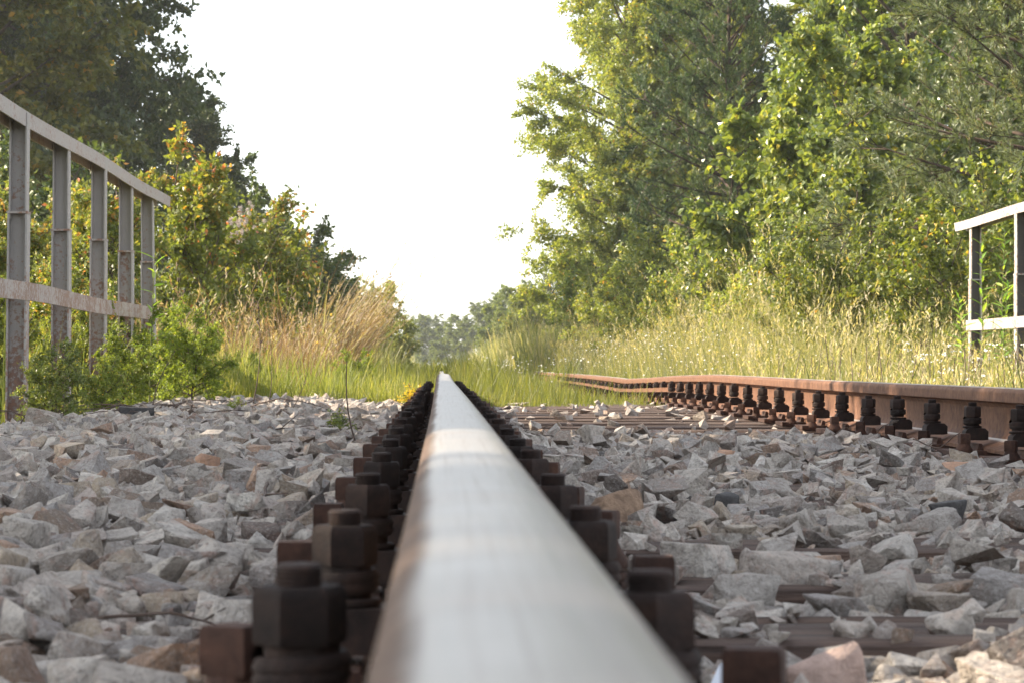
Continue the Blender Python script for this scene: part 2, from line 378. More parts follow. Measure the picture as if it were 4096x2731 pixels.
# ------------------------------------------------------------------ shape of the ground
def rail_dz(y):
    """how far the settled track stands above or below its level: a crest and then a dip"""
    return float(np.interp(y, [-5, 11, 13.5, 15.5, 18, 20.5, 22.8, 25, 29, 34, 60], [0, 0, .004, .006, -.010, -.036, -.056, -.050, -.046, -.05, -.06]))
def bed_z(x, y):
    """ballast surface before stones"""
    b = -0.028
    if x > .1: b = float(np.interp(y, [0, 3.5, 4.6, 9.5, 11], [-.034, -.034, -.026, -.026, -.056]))
    if x < -.15: b += .036 * min(1, (-.15 - x) / .5)
    if x < -1.35: b -= .11 * min(1, (-1.35 - x) / .55) ** 1.3
    if x > 2.0: b -= .16 * min(1, (x - 2.0) / .8)
    b += .016 * noise.noise(Vector((x * 2.2, y * 1.6, 3.1))) + .010 * noise.noise(Vector((x * 6.1, y * 5.3, 8.2)))
    d = min(abs(x - RAIL_L), abs(x - RAIL_R))
    if d < .19 and x < 1: b = min(b, -.022) - .012 * (1 - d / .19)
    return b + rail_dz(y)
def ground_z(x, y):
    t = min(1, max(0, (abs(x - .75) - 2.0) / .7))
    far = min(1, max(0, (y - 17) / 3))
    base = -.22 + .16 * t
    base = max(base, -.22 + .10 * far)
    return base + .03 * noise.noise(Vector((x * .5, y * .35, 1.7)))

xs = np.concatenate([[-2500, -900, -350, -140, -60, -30], np.arange(-16, 16.1, .8), [30, 60, 140, 350, 900, 2500]])
ys = np.concatenate([[-300, -60, -15], np.arange(-4, 90, 1.2), [100, 125, 160, 210, 280, 400, 700, 1300, 2600]])
gv = np.array([(x, y, ground_z(x, y) if abs(x) < 20 and y < 95 else -.08) for y in ys for x in xs])
nx = len(xs); ii = (np.arange(len(ys) - 1)[:, None] * nx + np.arange(nx - 1)[None, :]).ravel()
mb = MB(); mb.add(gv, np.stack([ii, ii + 1, ii + nx + 1, ii + nx], 1))
tag(obj('ground', mb.mesh('ground', M['ground'], True)), kind='structure')

bx = np.arange(-2.1, 2.91, .085); by = np.arange(-1.0, 20.6, .11)
bv = np.array([(x, y, bed_z(x, y) - .02) for y in by for x in bx]); nx = len(bx)
ii = (np.arange(len(by) - 1)[:, None] * nx + np.arange(nx - 1)[None, :]).ravel()
mb = MB(); mb.add(bv, np.stack([ii, ii + 1, ii + nx + 1, ii + nx], 1))
bed = tag(obj('ballast_bed', mb.mesh('ballast_bed', M['fines'], True)), kind='structure')

# ------------------------------------------------------------------ ballast stones
SLEEPERS = [1.40 + .62 * k for k in range(-1, 54)]
def hull_mesh(seed, n, flatness, bevel):
    rg = np.random.default_rng(seed); bm = bmesh.new()
    p = rg.uniform(-1, 1, (n, 3)); p = np.sign(p) * np.abs(p) ** .45
    p *= np.array([1.0, rg.uniform(.62, .95), flatness]); p /= np.abs(p).max()
    for q in p: bm.verts.new(q)
    r = bmesh.ops.convex_hull(bm, input=bm.verts)
    bmesh.ops.delete(bm, geom=list({g for g in r['geom_interior'] + r['geom_unused'] if isinstance(g, bmesh.types.BMVert)}), context='VERTS')
    bmesh.ops.dissolve_limit(bm, angle_limit=R(13), verts=bm.verts, edges=bm.edges)
    if bevel:
        bmesh.ops.bevel(bm, geom=list(bm.edges), offset=bevel, segments=1, affect='EDGES', profile=.6, clamp_overlap=True)
    bmesh.ops.triangulate(bm, faces=bm.faces)
    bmesh.ops.recalc_face_normals(bm, faces=bm.faces)
    if bevel > .05:
        bmesh.ops.subdivide_edges(bm, edges=[e for e in bm.edges if e.calc_length() > .28], cuts=1, use_grid_fill=True)
        bmesh.ops.triangulate(bm, faces=bm.faces)
        for v in bm.verts:
            v.co += v.co.normalized() * (.10 * noise.noise(v.co * 2.3 + Vector((seed, 0, 0))) + .07 * noise.noise(v.co * 5.1))
    bm.verts.ensure_lookup_table(); bm.verts.index_update()
    V = np.array([v.co for v in bm.verts]); F = np.array([[v.index for v in f.verts] for f in bm.faces]); bm.free()
    return V, F
near_v = [hull_mesh(100 + i, 14, .5 + .045 * (i % 8), .08) for i in range(26)]
mid_v = [hull_mesh(200 + i, 13, .48 + .045 * (i % 8), .05) for i in range(24)]
far_v = [hull_mesh(300 + i, 10, .48 + .05 * (i % 7), 0) for i in range(24)]
near_me = []
for V, F in near_v:
    mb = MB(); mb.add(V, F); near_me.append(mb.mesh('stone', M['stone_obj'], True, 50))

def over_sleeper(y): return min(abs(y - s) for s in SLEEPERS) < .125
def stone_sites():
    """jittered sites with size; denser near the camera"""
    out = []
    for (y0, y1, cell, size) in ((1.25, 3.2, .0200, .0128), (3.2, 6.0, .0238, .0140), (6.0, 10.5, .033, .0180), (10.5, 19.6, .053, .026)):
        for y in np.arange(y0, y1, cell):
            xl = max(-1.95, -.172 * y - .35); xr = min(2.5, .225 * y + .35)
            for x in np.arange(xl, xr, cell):
                for layer in (0, 1):
                    if layer and rng.random() > (.32 if not .1 < x < 1.42 else .2 if y < 9.5 else .05): continue
                    px = x + rng.uniform(-.5, .5) * cell; py = y + rng.uniform(-.5, .5) * cell
                    s = size * float(np.exp(rng.normal(0, .47))) * (1.1 if layer else 1.0)
                    s = min(s, .034)
                    d = min(abs(px - RAIL_L), abs(px - RAIL_R))
                    on = over_sleeper(py)
                    if d < .085 + s * .6: continue
                    if d < .185 and on: continue
                    if d < .16 and layer: continue
                    if py > 17.4 + .9 * noise.noise(Vector((px * 1.3, 0, 5))) + (.6 if px < 0 else 0): continue
                    z = bed_z(px, py)
                    if on and -.56 < px < 2.1:
                        # sleepers between the rails lie almost bare, with stones strewn on them
                        if px > .1 and rng.random() > (.14 if py < 4.2 else .22 if py < 9.5 else .07): continue
                        if px > .1: z = max(z, -.004)
                    z += .3 * s + (s * rng.uniform(.3, .75) if layer else rng.uniform(-.35, .2) * s)
                    out.append((px, py, z, s, layer))
    return out
sites = stone_sites()
special = [  # x, y, half length, (proportions), material, turn
    (.285, 4.50, .046, (1, .9, .75), 'stone_brown', .4), (.51, 5.00, .022, (1, 1, .95), 'stone_dark', 1.0),
    (.80, 4.42, .040, (1, .85, .72), 'stone_dark', 1.2), (.47, 8.65, .040, (.9, .7, 1.5), 'stone_obj', .8),
    (.39, 3.20, .056, (1, .62, .66), 'stone_obj', .15), (.305, 3.33, .037, (1, .8, 1.15), 'stone_obj', 2.2),
    (.73, 7.25, .026, (.8, .8, 1.3), 'stone_orange', .6), (.315, 2.27, .029, (1, .7, 1.25), 'stone_pink', .55),
    (.27, 2.08, .036, (1, .8, .8), 'stone_obj', .9), (-1.17, 10.9, .058, (1, .7, .62), 'stone_dark', .1),
    (-.175, 3.16, .031, (1, .8, .85), 'stone_obj', .5), (-.185, 2.66, .033, (1, .8, .7), 'stone_obj', .3),
    (-.27, 2.12, .022, (1, .9, 1.3), 'stone_obj', .2), (1.19, 6.45, .034, (1, .8, .7), 'stone_orange', .3),
    (-.52, 6.2, .030, (1, .8, .8), 'stone_orange', .8), (-1.42, 10.1, .060, (1, .8, .8), 'stone_obj', .2),
    (.44, 2.06, .034, (1, .8, .85), 'stone_pink', 1.7), (.355, 2.02, .017, (.7, .7, 1.7), 'stone_pink', .3),
    (.62, 3.05, .040, (1, .7, .75), 'stone_obj', 2.8), (.47, 2.95, .036, (1, .8, .8), 'stone_obj', 1.2),
]
def keep(s):
    return all((s[0] - q[0]) ** 2 + (s[1] - q[1]) ** 2 > (q[2] * (.8 if s[4] == 0 else 1.25)) ** 2 for q in special) and not any(s[4] and abs(s[0] - q[0]) < q[2] * 1.1 and q[1] - .16 < s[1] < q[1] for q in special)
sites = [s for s in sites if keep(s)]
# the largest in the picture become stones of their own
def showing(s):
    x, y = s[0], s[1]
    return s[3] / y if (-.16 * y < x < .21 * y and .233 - s[2] < .132 * y) else 0
order = sorted(range(len(sites)), key=lambda i: -showing(sites[i]) * (1 if sites[i][4] else .55))
single = set(order[:280])
for i, q in enumerate(special):
    x, y, s, prop, mt, rz = q
    s *= 1.15; z = bed_z(x, y) + s * prop[2] * .5 + .014
    o = obj('stone', near_me[(i * 7 + 3) % 26].copy() if mt != 'stone_obj' else near_me[(i * 7 + 3) % 26], bed, (x, y, z), (rng.uniform(-.2, .2), rng.uniform(-.2, .2), rz), (s * prop[0], s * prop[1], s * prop[2] * 1.3))
    if mt != 'stone_obj': o.data.materials[0] = M[mt]
for i in sorted(single):
    x, y, z, s, l = sites[i]
    obj('stone', near_me[rng.integers(26)], bed, (x, y, z), (rng.normal(0, .25), rng.normal(0, .25), rng.uniform(0, 6.28)), (s, s * rng.uniform(.8, 1.1), s * rng.uniform(.75, 1.15)))
mb = MB()
def euler(rx, ry, rz):
    return np.array(Matrix.Rotation(rz, 3, 'Z') @ Matrix.Rotation(ry, 3, 'Y') @ Matrix.Rotation(rx, 3, 'X'))
for i, (x, y, z, s, l) in enumerate(sites):
    if i in single: continue
    V, F = (mid_v if y < 3.4 else far_v)[rng.integers(24)]
    A = euler(rng.normal(0, .32), rng.normal(0, .32), rng.uniform(0, 6.28)) * (s * np.array([1, rng.uniform(.8, 1.1), rng.uniform(.8, 1.25)]))[None, :]
    mb.add(V @ A.T + np.array([x, y, z]), F, rng.random())
tag(obj('stones', mb.mesh('ballast_stones', M['stone']), bed), kind='stuff')

# ------------------------------------------------------------------ sleepers
def sleeper_mesh(seed):
    rg = np.random.default_rng(seed); mb = MB(); nx_, prof = 40, []
    w, h = .13, .15
    prof = [(-w, -h), (-w, -.02), (-w + .006, -.004), (-w + .02, 0)] + [(t, 0) for t in np.linspace(-w + .045, w - .045, 7)] + [(w - .02, 0), (w - .006, -.004), (w, -.02), (w, -h)]
    n = len(prof); xs_ = np.linspace(-1.3, 1.3, nx_)
    v = np.zeros((nx_, n, 3))
    for i, x in enumerate(xs_):
        for j, (yy, zz) in enumerate(prof):
            crack = -.014 * max(0, noise.noise(Vector((x * 1.1, yy * 45, seed * 3.3)))) if zz > -.01 else 0
            v[i, j] = (x, yy + .006 * noise.noise(Vector((x * 1.5, j, seed))), zz + .005 * noise.noise(Vector((x * 2.0, yy * 12, seed * 1.7))) + crack - .002)
    ii = (np.arange(nx_ - 1)[:, None] * n + np.arange(n - 1)[None, :]).ravel()
    mb.add(v.reshape(-1, 3), np.stack([ii, ii + n, ii + n + 1, ii + 1], 1))
    mb.add(v[0], [tuple(range(n))]); mb.add(v[-1], [tuple(range(n))[::-1]])
    return mb.mesh('sleeper', M['wood'], True, 35)
sl_me = [sleeper_mesh(k) for k in range(5)]
for k, y in enumerate(SLEEPERS):
    if y < .5 or y > 19: continue
    o = obj('sleeper', sl_me[k % 5], None, (.77, y, rail_dz(y)), (0, 0, rng.normal(0, .004)))
    tag(o, 'weathered brown timber sleeper in the ballast, %s from the camera' % ordinal(k + 1), 'sleeper', 'timber sleepers under the track')

# ------------------------------------------------------------------ rails
half = [(.070, 0), (.070, .0095), (.0685, .0115), (.050, .0165), (.030, .0245), (.018, .034), (.0108, .047), (.0083, .062), (.0083, .105), (.0098, .118), (.0155, .1275),
        (.0255, .1305), (.0352, .1335), (.0360, .1350), (.0360, .1570), (.0357, .1588), (.0345, .1624), (.0320, .1657), (.0275, .1687), (.0210, .1706), (.0135, .1715), (.0068, .1719)]
prof = half + [(0, .1720)] + [(-x, z) for x, z in half[::-1]]
def rail_mesh(y0, y1, name, mat):
    yy = np.arange(y0, y1, .3); n = len(prof); v = np.zeros((len(yy), n, 3))
    for i, y in enumerate(yy):
        dz = rail_dz(y); dx = .004 * noise.noise(Vector((y * .12, 1.1, 4)))
        for j, (x, z) in enumerate(prof): v[i, j] = (x + dx, y, z + .0162 + dz)
    ii = (np.arange(len(yy) - 1)[:, None] * n + np.arange(n)[None, :]); jj = (np.arange(len(yy) - 1)[:, None] * n + (np.arange(n)[None, :] + 1) % n)
    ii, jj = ii.ravel(), jj.ravel()
    mb = MB(); mb.add(v.reshape(-1, 3), np.stack([ii, jj, jj + n, ii + n], 1))
    mb.add(v[0], [tuple(range(n))]); mb.add(v[-1], [tuple(range(n))[::-1]])
    return mb.mesh(name, M[mat], True, 24)
tag(obj('rail', rail_mesh(-1.2, 45, 'rail', 'rail_worn'), None, (RAIL_L, 0, 0)), 'steel rail with a bright worn top running straight away under the camera', 'rail', 'rails of the track')
tag(obj('rail', rail_mesh(-1.2, 45, 'rail', 'rail'), None, (RAIL_R, 0, -.004)), 'rust-brown rail seen from its side, wavy and dipping into the grass', 'rail', 'rails of the track')

# ------------------------------------------------------------------ rail fastenings
def part_mesh(name, fn, mat, smooth=True, sharp=32):
    mb = MB(); fn(mb); return mb.mesh(name, mat, smooth, sharp)
def f_plate(mb):
    box(mb, -.165, .165, -.115, .115, 0, .0155)
    for s in (-1, 1):
        prism(mb, [(s * .0715, .0155), (s * .0725, .031), (s * .075, .034), (s * .082, .034), (s * .087, .0155)][::s], 'y', -.07, .07)
def f_clamp(mb):   # for the side x > 0
    prism(mb, [(.047, .035), (.047, .058), (.056, .066), (.100, .066), (.108, .058), (.112, .034), (.060, .0335)], 'y', -.029, .029)
    lathe(mb, [(.024, .066), (.026, .068), (.026, .071), (.024, .072)], 18, (.086, 0))
def f_spring(mb):
    t = np.linspace(0, 4 * np.pi, 44); z = .0755 + .0125 * t / (4 * np.pi)
    tube(mb, np.stack([.086 + .0195 * np.cos(t), .0195 * np.sin(t), z + .002], 1), .0058, 6)
    lathe(mb, [(.0190, .0680), (.0190, .0995)], 14, (.086, 0))
def f_nut(mb):
    r = .0236
    lathe(mb, [(r * .95, .0885), (r, .0905), (r, .1115), (r * .97, .1148), (r * .88, .1172)], 6, (.086, 0), rot=R(8))
def f_bolt(mb):
    lathe(mb, [(.0118, .117)] + [(r_, .1178 + .0011 * i_) for i_ in range(8) for r_ in ((.0122,) if i_ % 2 else (.0109,))] + [(.0104, .128)], 14, (.086, 0))
def f_screw(mb):   # square-headed screw, own origin at its axis
    lathe(mb, [(.0235, .045), (.0245, .047), (.0245, .052), (.0225, .056), (.0165, .066), (.0150, .0705)], 18)
    lathe(mb, [(.0190, .0705), (.0196, .072), (.0196, .0935), (.0180, .097)], 4, rot=R(32))
def f_swasher(mb):
    t = np.linspace(0, 4 * np.pi, 40)
    tube(mb, np.stack([.0195 * np.cos(t), .0195 * np.sin(t), .0205 + .018 * t / (4 * np.pi)], 1), .0048, 6)
    lathe(mb, [(.0125, .0155), (.0125, .046)], 10)
pm = {'plate': part_mesh('baseplate', f_plate, M['rust_red']), 'clamp': part_mesh('clamp', f_clamp, M['rust_dark']), 'spring': part_mesh('spring_washer', f_spring, M['rust_dark'], True, 60),
      'nut': part_mesh('nut', f_nut, M['rust_dark']), 'bolt': part_mesh('bolt_end', f_bolt, M['rust_dark']), 'screw': part_mesh('screw', f_screw, M['rust_red']), 'swasher': part_mesh('screw_washer', f_swasher, M['rust_red'], True, 60)}
def link(name, me, parent, loc=(0, 0, 0), rz=0.0):
    o = bpy.data.objects.new(name, me); col.objects.link(o); o.parent = parent; o.location = loc; o.rotation_euler = (0, 0, rz); return o
def fastening(x, y, screw_dy, full, label, group):
    t = bpy.data.objects.new('rail_fastening', None); col.objects.link(t); t.empty_display_size = .05
    t.location = (x, y, rail_dz(y)); tag(t, label, 'fastening', group)
    link('baseplate', pm['plate'], t)
    for s in (-1, 1):
        flip = 0 if s > 0 else math.pi
        c = link('clamp', pm['clamp'], t, (.001 * s, rng.normal(0, .004), .008), flip + rng.normal(0, .02))
        b = .018 + rng.normal(0, .0015)
        if full: link('spring_washer', pm['spring'], t, (.001 * s, c.location.y, b - .006), flip)
        a = rng.uniform(0, 1.05)
        # the nut turns on its own axis
        ax = Vector((.087 * s, c.location.y, b))
        n = link('nut', pm['nut'], t); n.rotation_euler = (rng.normal(0, .012), rng.normal(0, .012), a); n.location = ax - Matrix.Rotation(a, 3, 'Z') @ Vector((.086, 0, 0))
        link('bolt_end', pm['bolt'], n)
        if full or s < 0:
            w = link('screw', pm['screw'], t, (.127 * s, screw_dy * (1 if s < 0 else -1), (.016 if screw_dy > 0 else -.040) + rng.normal(0, .002)), rng.uniform(-.35, .35))
            if full: link('screw_washer', pm['swasher'], w)
    return t
for k, y in enumerate(SLEEPERS):
    if 1.2 < y < 19.2:
        fastening(RAIL_L, y, .095, y < 14, 'dark rusty bolted fastening on the bright worn rail, %s from the camera' % ordinal(k), 'fastenings along the bright rail')
    if 6.2 < y < 34.5:
        n = sum(1 for q in SLEEPERS if 6.2 < q <= y)
        fastening(RAIL_R, y, -.095, y < 18, 'rusty bolted fastening on the brown side-lit rail, %s from the camera' % ordinal(n), 'fastenings along the brown rail')

# ------------------------------------------------------------------ railings of the little bridge
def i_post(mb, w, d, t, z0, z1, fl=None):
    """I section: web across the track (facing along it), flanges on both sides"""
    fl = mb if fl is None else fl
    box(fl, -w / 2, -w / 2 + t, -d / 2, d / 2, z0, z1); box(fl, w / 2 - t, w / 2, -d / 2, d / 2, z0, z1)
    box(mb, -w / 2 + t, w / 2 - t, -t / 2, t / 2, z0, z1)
def wavy(y, seed, amp): return amp * noise.noise(Vector((y * .45, seed, 2.2)))
def railing(x, ys_, y0, y1, side, label, mats, zt, zm, mid_to, seed):
    root = bpy.data.objects.new('railing', None); col.objects.link(root); root.location = (x, ys_[0], -.05); tag(root, label, 'railing', 'railings beside the track')
    inv = Vector((x, ys_[0], -.05))
    for i, y in enumerate(ys_):
        zj = zm + .36 + .05 * noise.noise(Vector((y, seed, 0)))
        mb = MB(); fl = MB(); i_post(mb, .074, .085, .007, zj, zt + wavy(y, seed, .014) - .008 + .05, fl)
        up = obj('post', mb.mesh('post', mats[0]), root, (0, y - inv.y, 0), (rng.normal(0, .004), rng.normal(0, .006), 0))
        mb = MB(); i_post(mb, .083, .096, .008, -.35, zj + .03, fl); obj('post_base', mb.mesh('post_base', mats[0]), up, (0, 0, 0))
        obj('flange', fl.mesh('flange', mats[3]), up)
        mb = MB(); box(mb, -.044, .044, -.051, .051, zj + .024, zj + .034); obj('weld_collar', mb.mesh('weld_collar', mats[2]), up)
    def bar(name, poly, ya, yb, zfun, mat, cut=0.0):
        yy = np.arange(ya, yb + .01, .12); n = len(poly); v = np.zeros((len(yy), n, 3))
        for i, y in enumerate(yy):
            for j, (px, pz) in enumerate(poly):
                v[i, j] = (px + .004 * noise.noise(Vector((y * .9, seed + 3, 0))), y - inv.y + (cut * (pz - poly[0][1]) / .07 if i == len(yy) - 1 else 0), zfun(y) + pz - inv.z)
        ii = (np.arange(len(yy) - 1)[:, None] * n + np.arange(n)[None, :]).ravel(); jj = (np.arange(len(yy) - 1)[:, None] * n + (np.arange(n)[None, :] + 1) % n).ravel()
        mb = MB(); mb.add(v.reshape(-1, 3), np.stack([ii, jj, jj + n, ii + n], 1)); mb.add(v[0], [tuple(range(n))[::-1]]); mb.add(v[-1], [tuple(range(n))])
        me = mb.mesh(name, mat, True, 30); return obj(name, me, root)
    ch = [(-.045, 0), (.045, 0), (.045, -.066), (.038, -.066), (.038, -.007), (-.038, -.007), (-.038, -.066), (-.045, -.066)][::-1]
    bar('handrail', ch, y0, y1, lambda y: zt + wavy(y, seed, .014), mats[1], .06)
    fx = side * .049
    bar('middle_rail', [(fx - .005, -.038), (fx + .005, -.038), (fx + .005, .038), (fx - .005, .038)], y0, mid_to, lambda y: zm + wavy(y, seed + 7, .010), mats[2])
    return root
railing(-1.79, [9.18, 10.56, 11.94, 13.33, 14.75, 16.08, 17.38], 8.6, 18.2, 1, 'grey steel railing with rust-stained posts at the ballast edge before the dark trees',
        (M['paint_post'], M['paint_rail'], M['paint_mid'], M['paint_flange']), 1.318, .545, 17.45, 1.0)
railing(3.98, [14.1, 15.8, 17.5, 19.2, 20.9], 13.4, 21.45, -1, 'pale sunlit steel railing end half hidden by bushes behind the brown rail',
        (M['paint_shade'], M['paint_white'], M['paint_white'], M['paint_white']), 1.33, .53, 20.98, 5.0)

# ------------------------------------------------------------------ trees
def skeleton(rg, H, cr, base, n_limb, n_twig, prof_fn, elev, droop, trunk_r, lean=(0, 0), stems=1, q0=.22):
    wood = MB(); tips = []
    for s in range(stems):
        az0 = rg.uniform(0, 6.28); spread = 0 if stems == 1 else rg.uniform(.1, .45) * cr
        Hs = H * (1 if s == 0 else rg.uniform(.65, .98))
        t = np.linspace(0, 1, 9)
        trunk = np.stack([np.cos(az0) * spread * t ** 1.2 + lean[0] * t * H + .012 * H * np.sin(t * 5 + az0), np.sin(az0) * spread * t ** 1.2 + lean[1] * t * H + .012 * H * np.sin(t * 4 + 1 + az0), t * Hs], 1)
        trunk[0, 2] = -.25
        tube(wood, trunk, np.maximum(trunk_r * (1 - t) ** .8, trunk_r * .06) * (1 if stems == 1 else .6), 7)
        for k in range(n_limb // stems):
            u = base + (.985 - base) * ((k + rg.uniform(.1, .9)) / (n_limb // stems))
            az = k * 2.399 + rg.uniform(-.5, .5) + s * 1.7
            L = cr * prof_fn((u - base) / (1 - base)) * rg.uniform(.7, 1.12)
            p0 = np.array([np.interp(u, t, trunk[:, q]) for q in range(3)])
            el = R(elev[0] + (elev[1] - elev[0]) * (u - base) / (1 - base)) + rg.normal(0, .14)
            d = np.array([math.cos(az) * math.cos(el), math.sin(az) * math.cos(el), math.sin(el)])
            w = np.linspace(0, 1, 6)[:, None]
            path = p0 + d * L * w + np.array([0, 0, -droop * L]) * w ** 2 + rg.normal(0, .035 * L, 3) * w ** 1.5
            rb = trunk_r * (1 - u) ** .8 * .42 + .006
            if stems > 1 and k % 2 == 0: tips.append((p0, unit(np.array([.25 * math.cos(az), .25 * math.sin(az), 1.0])), .14 * H * (1.1 - u) + .06 * H))
            tube(wood, path, np.linspace(rb, .004, 6), 5)
            for j in range(max(2, int(n_twig * (L / cr) ** .7))):
                q = rg.uniform(q0, 1.0) ** .75
                a = np.array([np.interp(q, w[:, 0], path[:, c]) for c in range(3)])
                dd = unit(d * rg.uniform(.4, 1.2) + rg.normal(0, .62, 3) + np.array([0, 0, -droop * .5]))
                tl = L * rg.uniform(.16, .36) * (1.15 - .4 * q) + .05 * cr
                tips.append((a, dd, tl))
    return wood, tips

def broad_tree(seed, H, cr, base, n_limb, n_twig, per, ll, lw, prof_fn, elev=(20, 60), droop=.15, trunk_r=.12, stems=1, full=False, tip_red=False, bark='bark', leaf='leaf_birch', gap=None):
    rg = np.random.default_rng(seed)
    wood, tips = skeleton(rg, H, cr, base, n_limb, n_twig, prof_fn, elev, droop, trunk_r, stems=stems)
    mb = MB(); P, D, A = [], [], []
    for (a, d, tl) in tips:
        q = rg.uniform(0.05, 1, per) ** .8
        c = a + d * (tl * q)[:, None] + np.array([0, 0, -.18 * tl]) * (q ** 2)[:, None] + rg.normal(0, .055 * tl + .015, (per, 3))
        P.append(c); D.append(d * .6 + rg.normal(0, .75, (per, 3)) + np.array([0, 0, -.35])); 
        tone = rg.uniform(-.16, .16)
        av = np.clip(rg.beta(2.0, 2.6, per) + tone, 0, 1)
        if tip_red: av = np.clip(av * .75 + .35 * np.clip((a[2] + d[2] * tl * q) / H - .55, 0, 1) * rg.random(per) * 2, 0, 1)
        av[rg.random(per) < .008] = .99
        A.append(av)
        e = a + d * tl * .9 + np.array([0, 0, -.15 * tl]); tube(wood, [a, (a + e) / 2 + np.array([0, 0, .02 * tl]), e], [.0045, .003, .0015], 3)
    P, D, A = np.concatenate(P), np.concatenate(D), np.concatenate(A)
    if gap is not None:      # a hole in the foliage that lets a patch of sun through
        q = P - np.array(gap[0]); q = q - (q @ np.array(gap[1]))[:, None] * np.array(gap[1]); k = np.linalg.norm(q, axis=1) > gap[2]; P, D, A = P[k], D[k], A[k]
    n = len(P)
    leaves(mb, P, D, ll * rg.uniform(.65, 1.25, n), lw * rg.uniform(.7, 1.2, n), A, rg, full=full)
    return wood.mesh('trunk', M[bark], True), mb.mesh('crown', M[leaf])

def pine_tree(seed, H, cr, base, n_limb, n_twig, needles, nl, nw, prof_fn, leaf):
    rg = np.random.default_rng(seed)
    wood, tips = skeleton(rg, H, cr, base, n_limb, n_twig, prof_fn, (2, 50), -.10, .09, q0=.04)
    P, D, A = [], [], []
    for (a, d, tl) in tips:
        for s in range(3):     # each twig ends in a few shoots
            dd = unit(d + rg.normal(0, .42, 3) + np.array([0, 0, .28])); q0 = rg.uniform(.35, .8); a2 = a + d * tl * q0
            sl = rg.uniform(.22, .40) * min(1.2, H / 7)
            tube(wood, [a2, a2 + dd * sl * .5, a2 + dd * sl], [.006, .0045, .003], 3)
            q = rg.uniform(0.0, 1, needles)
            P.append(a2 + dd * (sl * q)[:, None]); ring = rg.normal(0, 1, (needles, 3)); ring -= (ring @ dd)[:, None] * dd
            D.append(unit(ring) * .85 + dd * rg.uniform(.45, 1.3, needles)[:, None]); A.append(np.clip(rg.beta(2, 2.4, needles) + rg.uniform(-.28, .28), 0, .98))
        tube(wood, [a, a + d * tl * .45, a + d * tl * .85], [.008, .006, .004], 3)
    P, D, A = np.concatenate(P), unit(np.concatenate(D)), np.concatenate(A); n = len(P)
    L = nl * rg.uniform(.7, 1.2, n); S = unit(np.cross(D, rg.normal(size=(n, 3)))) * (nw / 2)
    v = np.stack([P - S, P + S, P + D * L[:, None]], 1); mb = MB()
    mb.add(v.reshape(-1, 3), np.arange(3 * n).reshape(-1, 3), np.repeat(A, 3))
    return wood.mesh('trunk', M['bark_pine'], True), mb.mesh('crown', M[leaf])

oval = lambda u: max(.12, math.sin(math.pi * (u * .82 + .14)) ** .8)
cone = lambda u: max(.1, (1 - u) ** .75 * .95 + .1)
wide = lambda u: max(.15, (1 - .55 * u) * (.55 + .45 * math.sin(math.pi * min(1, u + .25))))
rounded = lambda u: .55 + .45 * math.sin(math.pi * min(1, .15 + .75 * u))
SHADE_AT = (-10.0, 8.1, -.08)
TM = {
 'shade': broad_tree(12, 11.6, 7.2, .28, 130, 17, 34, .22, .17, lambda u: 1 - .9 * u, (0, 55), .05, .17, leaf='leaf_dark', gap=((.46 - SHADE_AT[0], 2.2 - SHADE_AT[1], .03 - SHADE_AT[2]), TO_SUN, .42)),
 'birch': broad_tree(1, 13, 2.4, .03, 110, 20, 92, .075, .058, lambda u: .42 + .58 * math.sin(math.pi * min(.96, u * .72 + .24)), (15, 62), .02, .10),
 'birch_low': broad_tree(2, 7, 1.9, .02, 72, 17, 50, .09, .068, wide, (15, 65), .05, .06),
 'dark': broad_tree(3, 11, 3.0, .03, 110, 20, 58, .13, .10, oval, (5, 65), .05, .15, leaf='leaf_dark'),
 'poplar': broad_tree(4, 10, 2.4, .04, 72, 16, 34, .12, .095, oval, (20, 65), .05, .11, full=True, leaf='leaf_poplar'),
 'aspen': broad_tree(5, 3.8, 1.45, .01, 56, 14, 30, .092, .08, rounded, (10, 55), .06, .04, stems=4, full=True, leaf='leaf_aspen'),
 'rose': broad_tree(6, 2.1, .85, .02, 50, 12, 26, .058, .04, rounded, (20, 65), .12, .018, stems=6, full=False, tip_red=True, leaf='leaf_rose'),
 'bush': broad_tree(7, 1.5, .85, .02, 44, 12, 26, .055, .04, rounded, (10, 60), .08, .016, stems=5, leaf='leaf_bush'),
 'pine': pine_tree(8, 9, 2.7, .06, 130, 11, 84, .09, .0135, wide, 'needle'),
 'sprout': broad_tree(10, .3, .2, .05, 12, 5, 7, .034, .02, wide, (30, 80), .1, .003, stems=3, leaf='leaf_herb', bark='stem_green'),
}
def tree(name, kind, x, y, label, cat='tree', group='trees along the line', s=1.0, rz=0.0, leaf=None, sx=1.0, z=None):
    if z is None: z = ground_z(x, y) if y < 95 else -.08
    t = bpy.data.objects.new(name, None); col.objects.link(t); t.location = (x, y, z); t.rotation_euler = (0, 0, rz); t.scale = (s * sx, s * sx, s)
    tag(t, label, cat, group)
    tr, cr = TM[kind]
    obj('trunk', tr, t); c = obj('crown', cr, t)
    if leaf: c.material_slots[0].link = 'OBJECT'; c.material_slots[0].material = M[leaf]
    return t
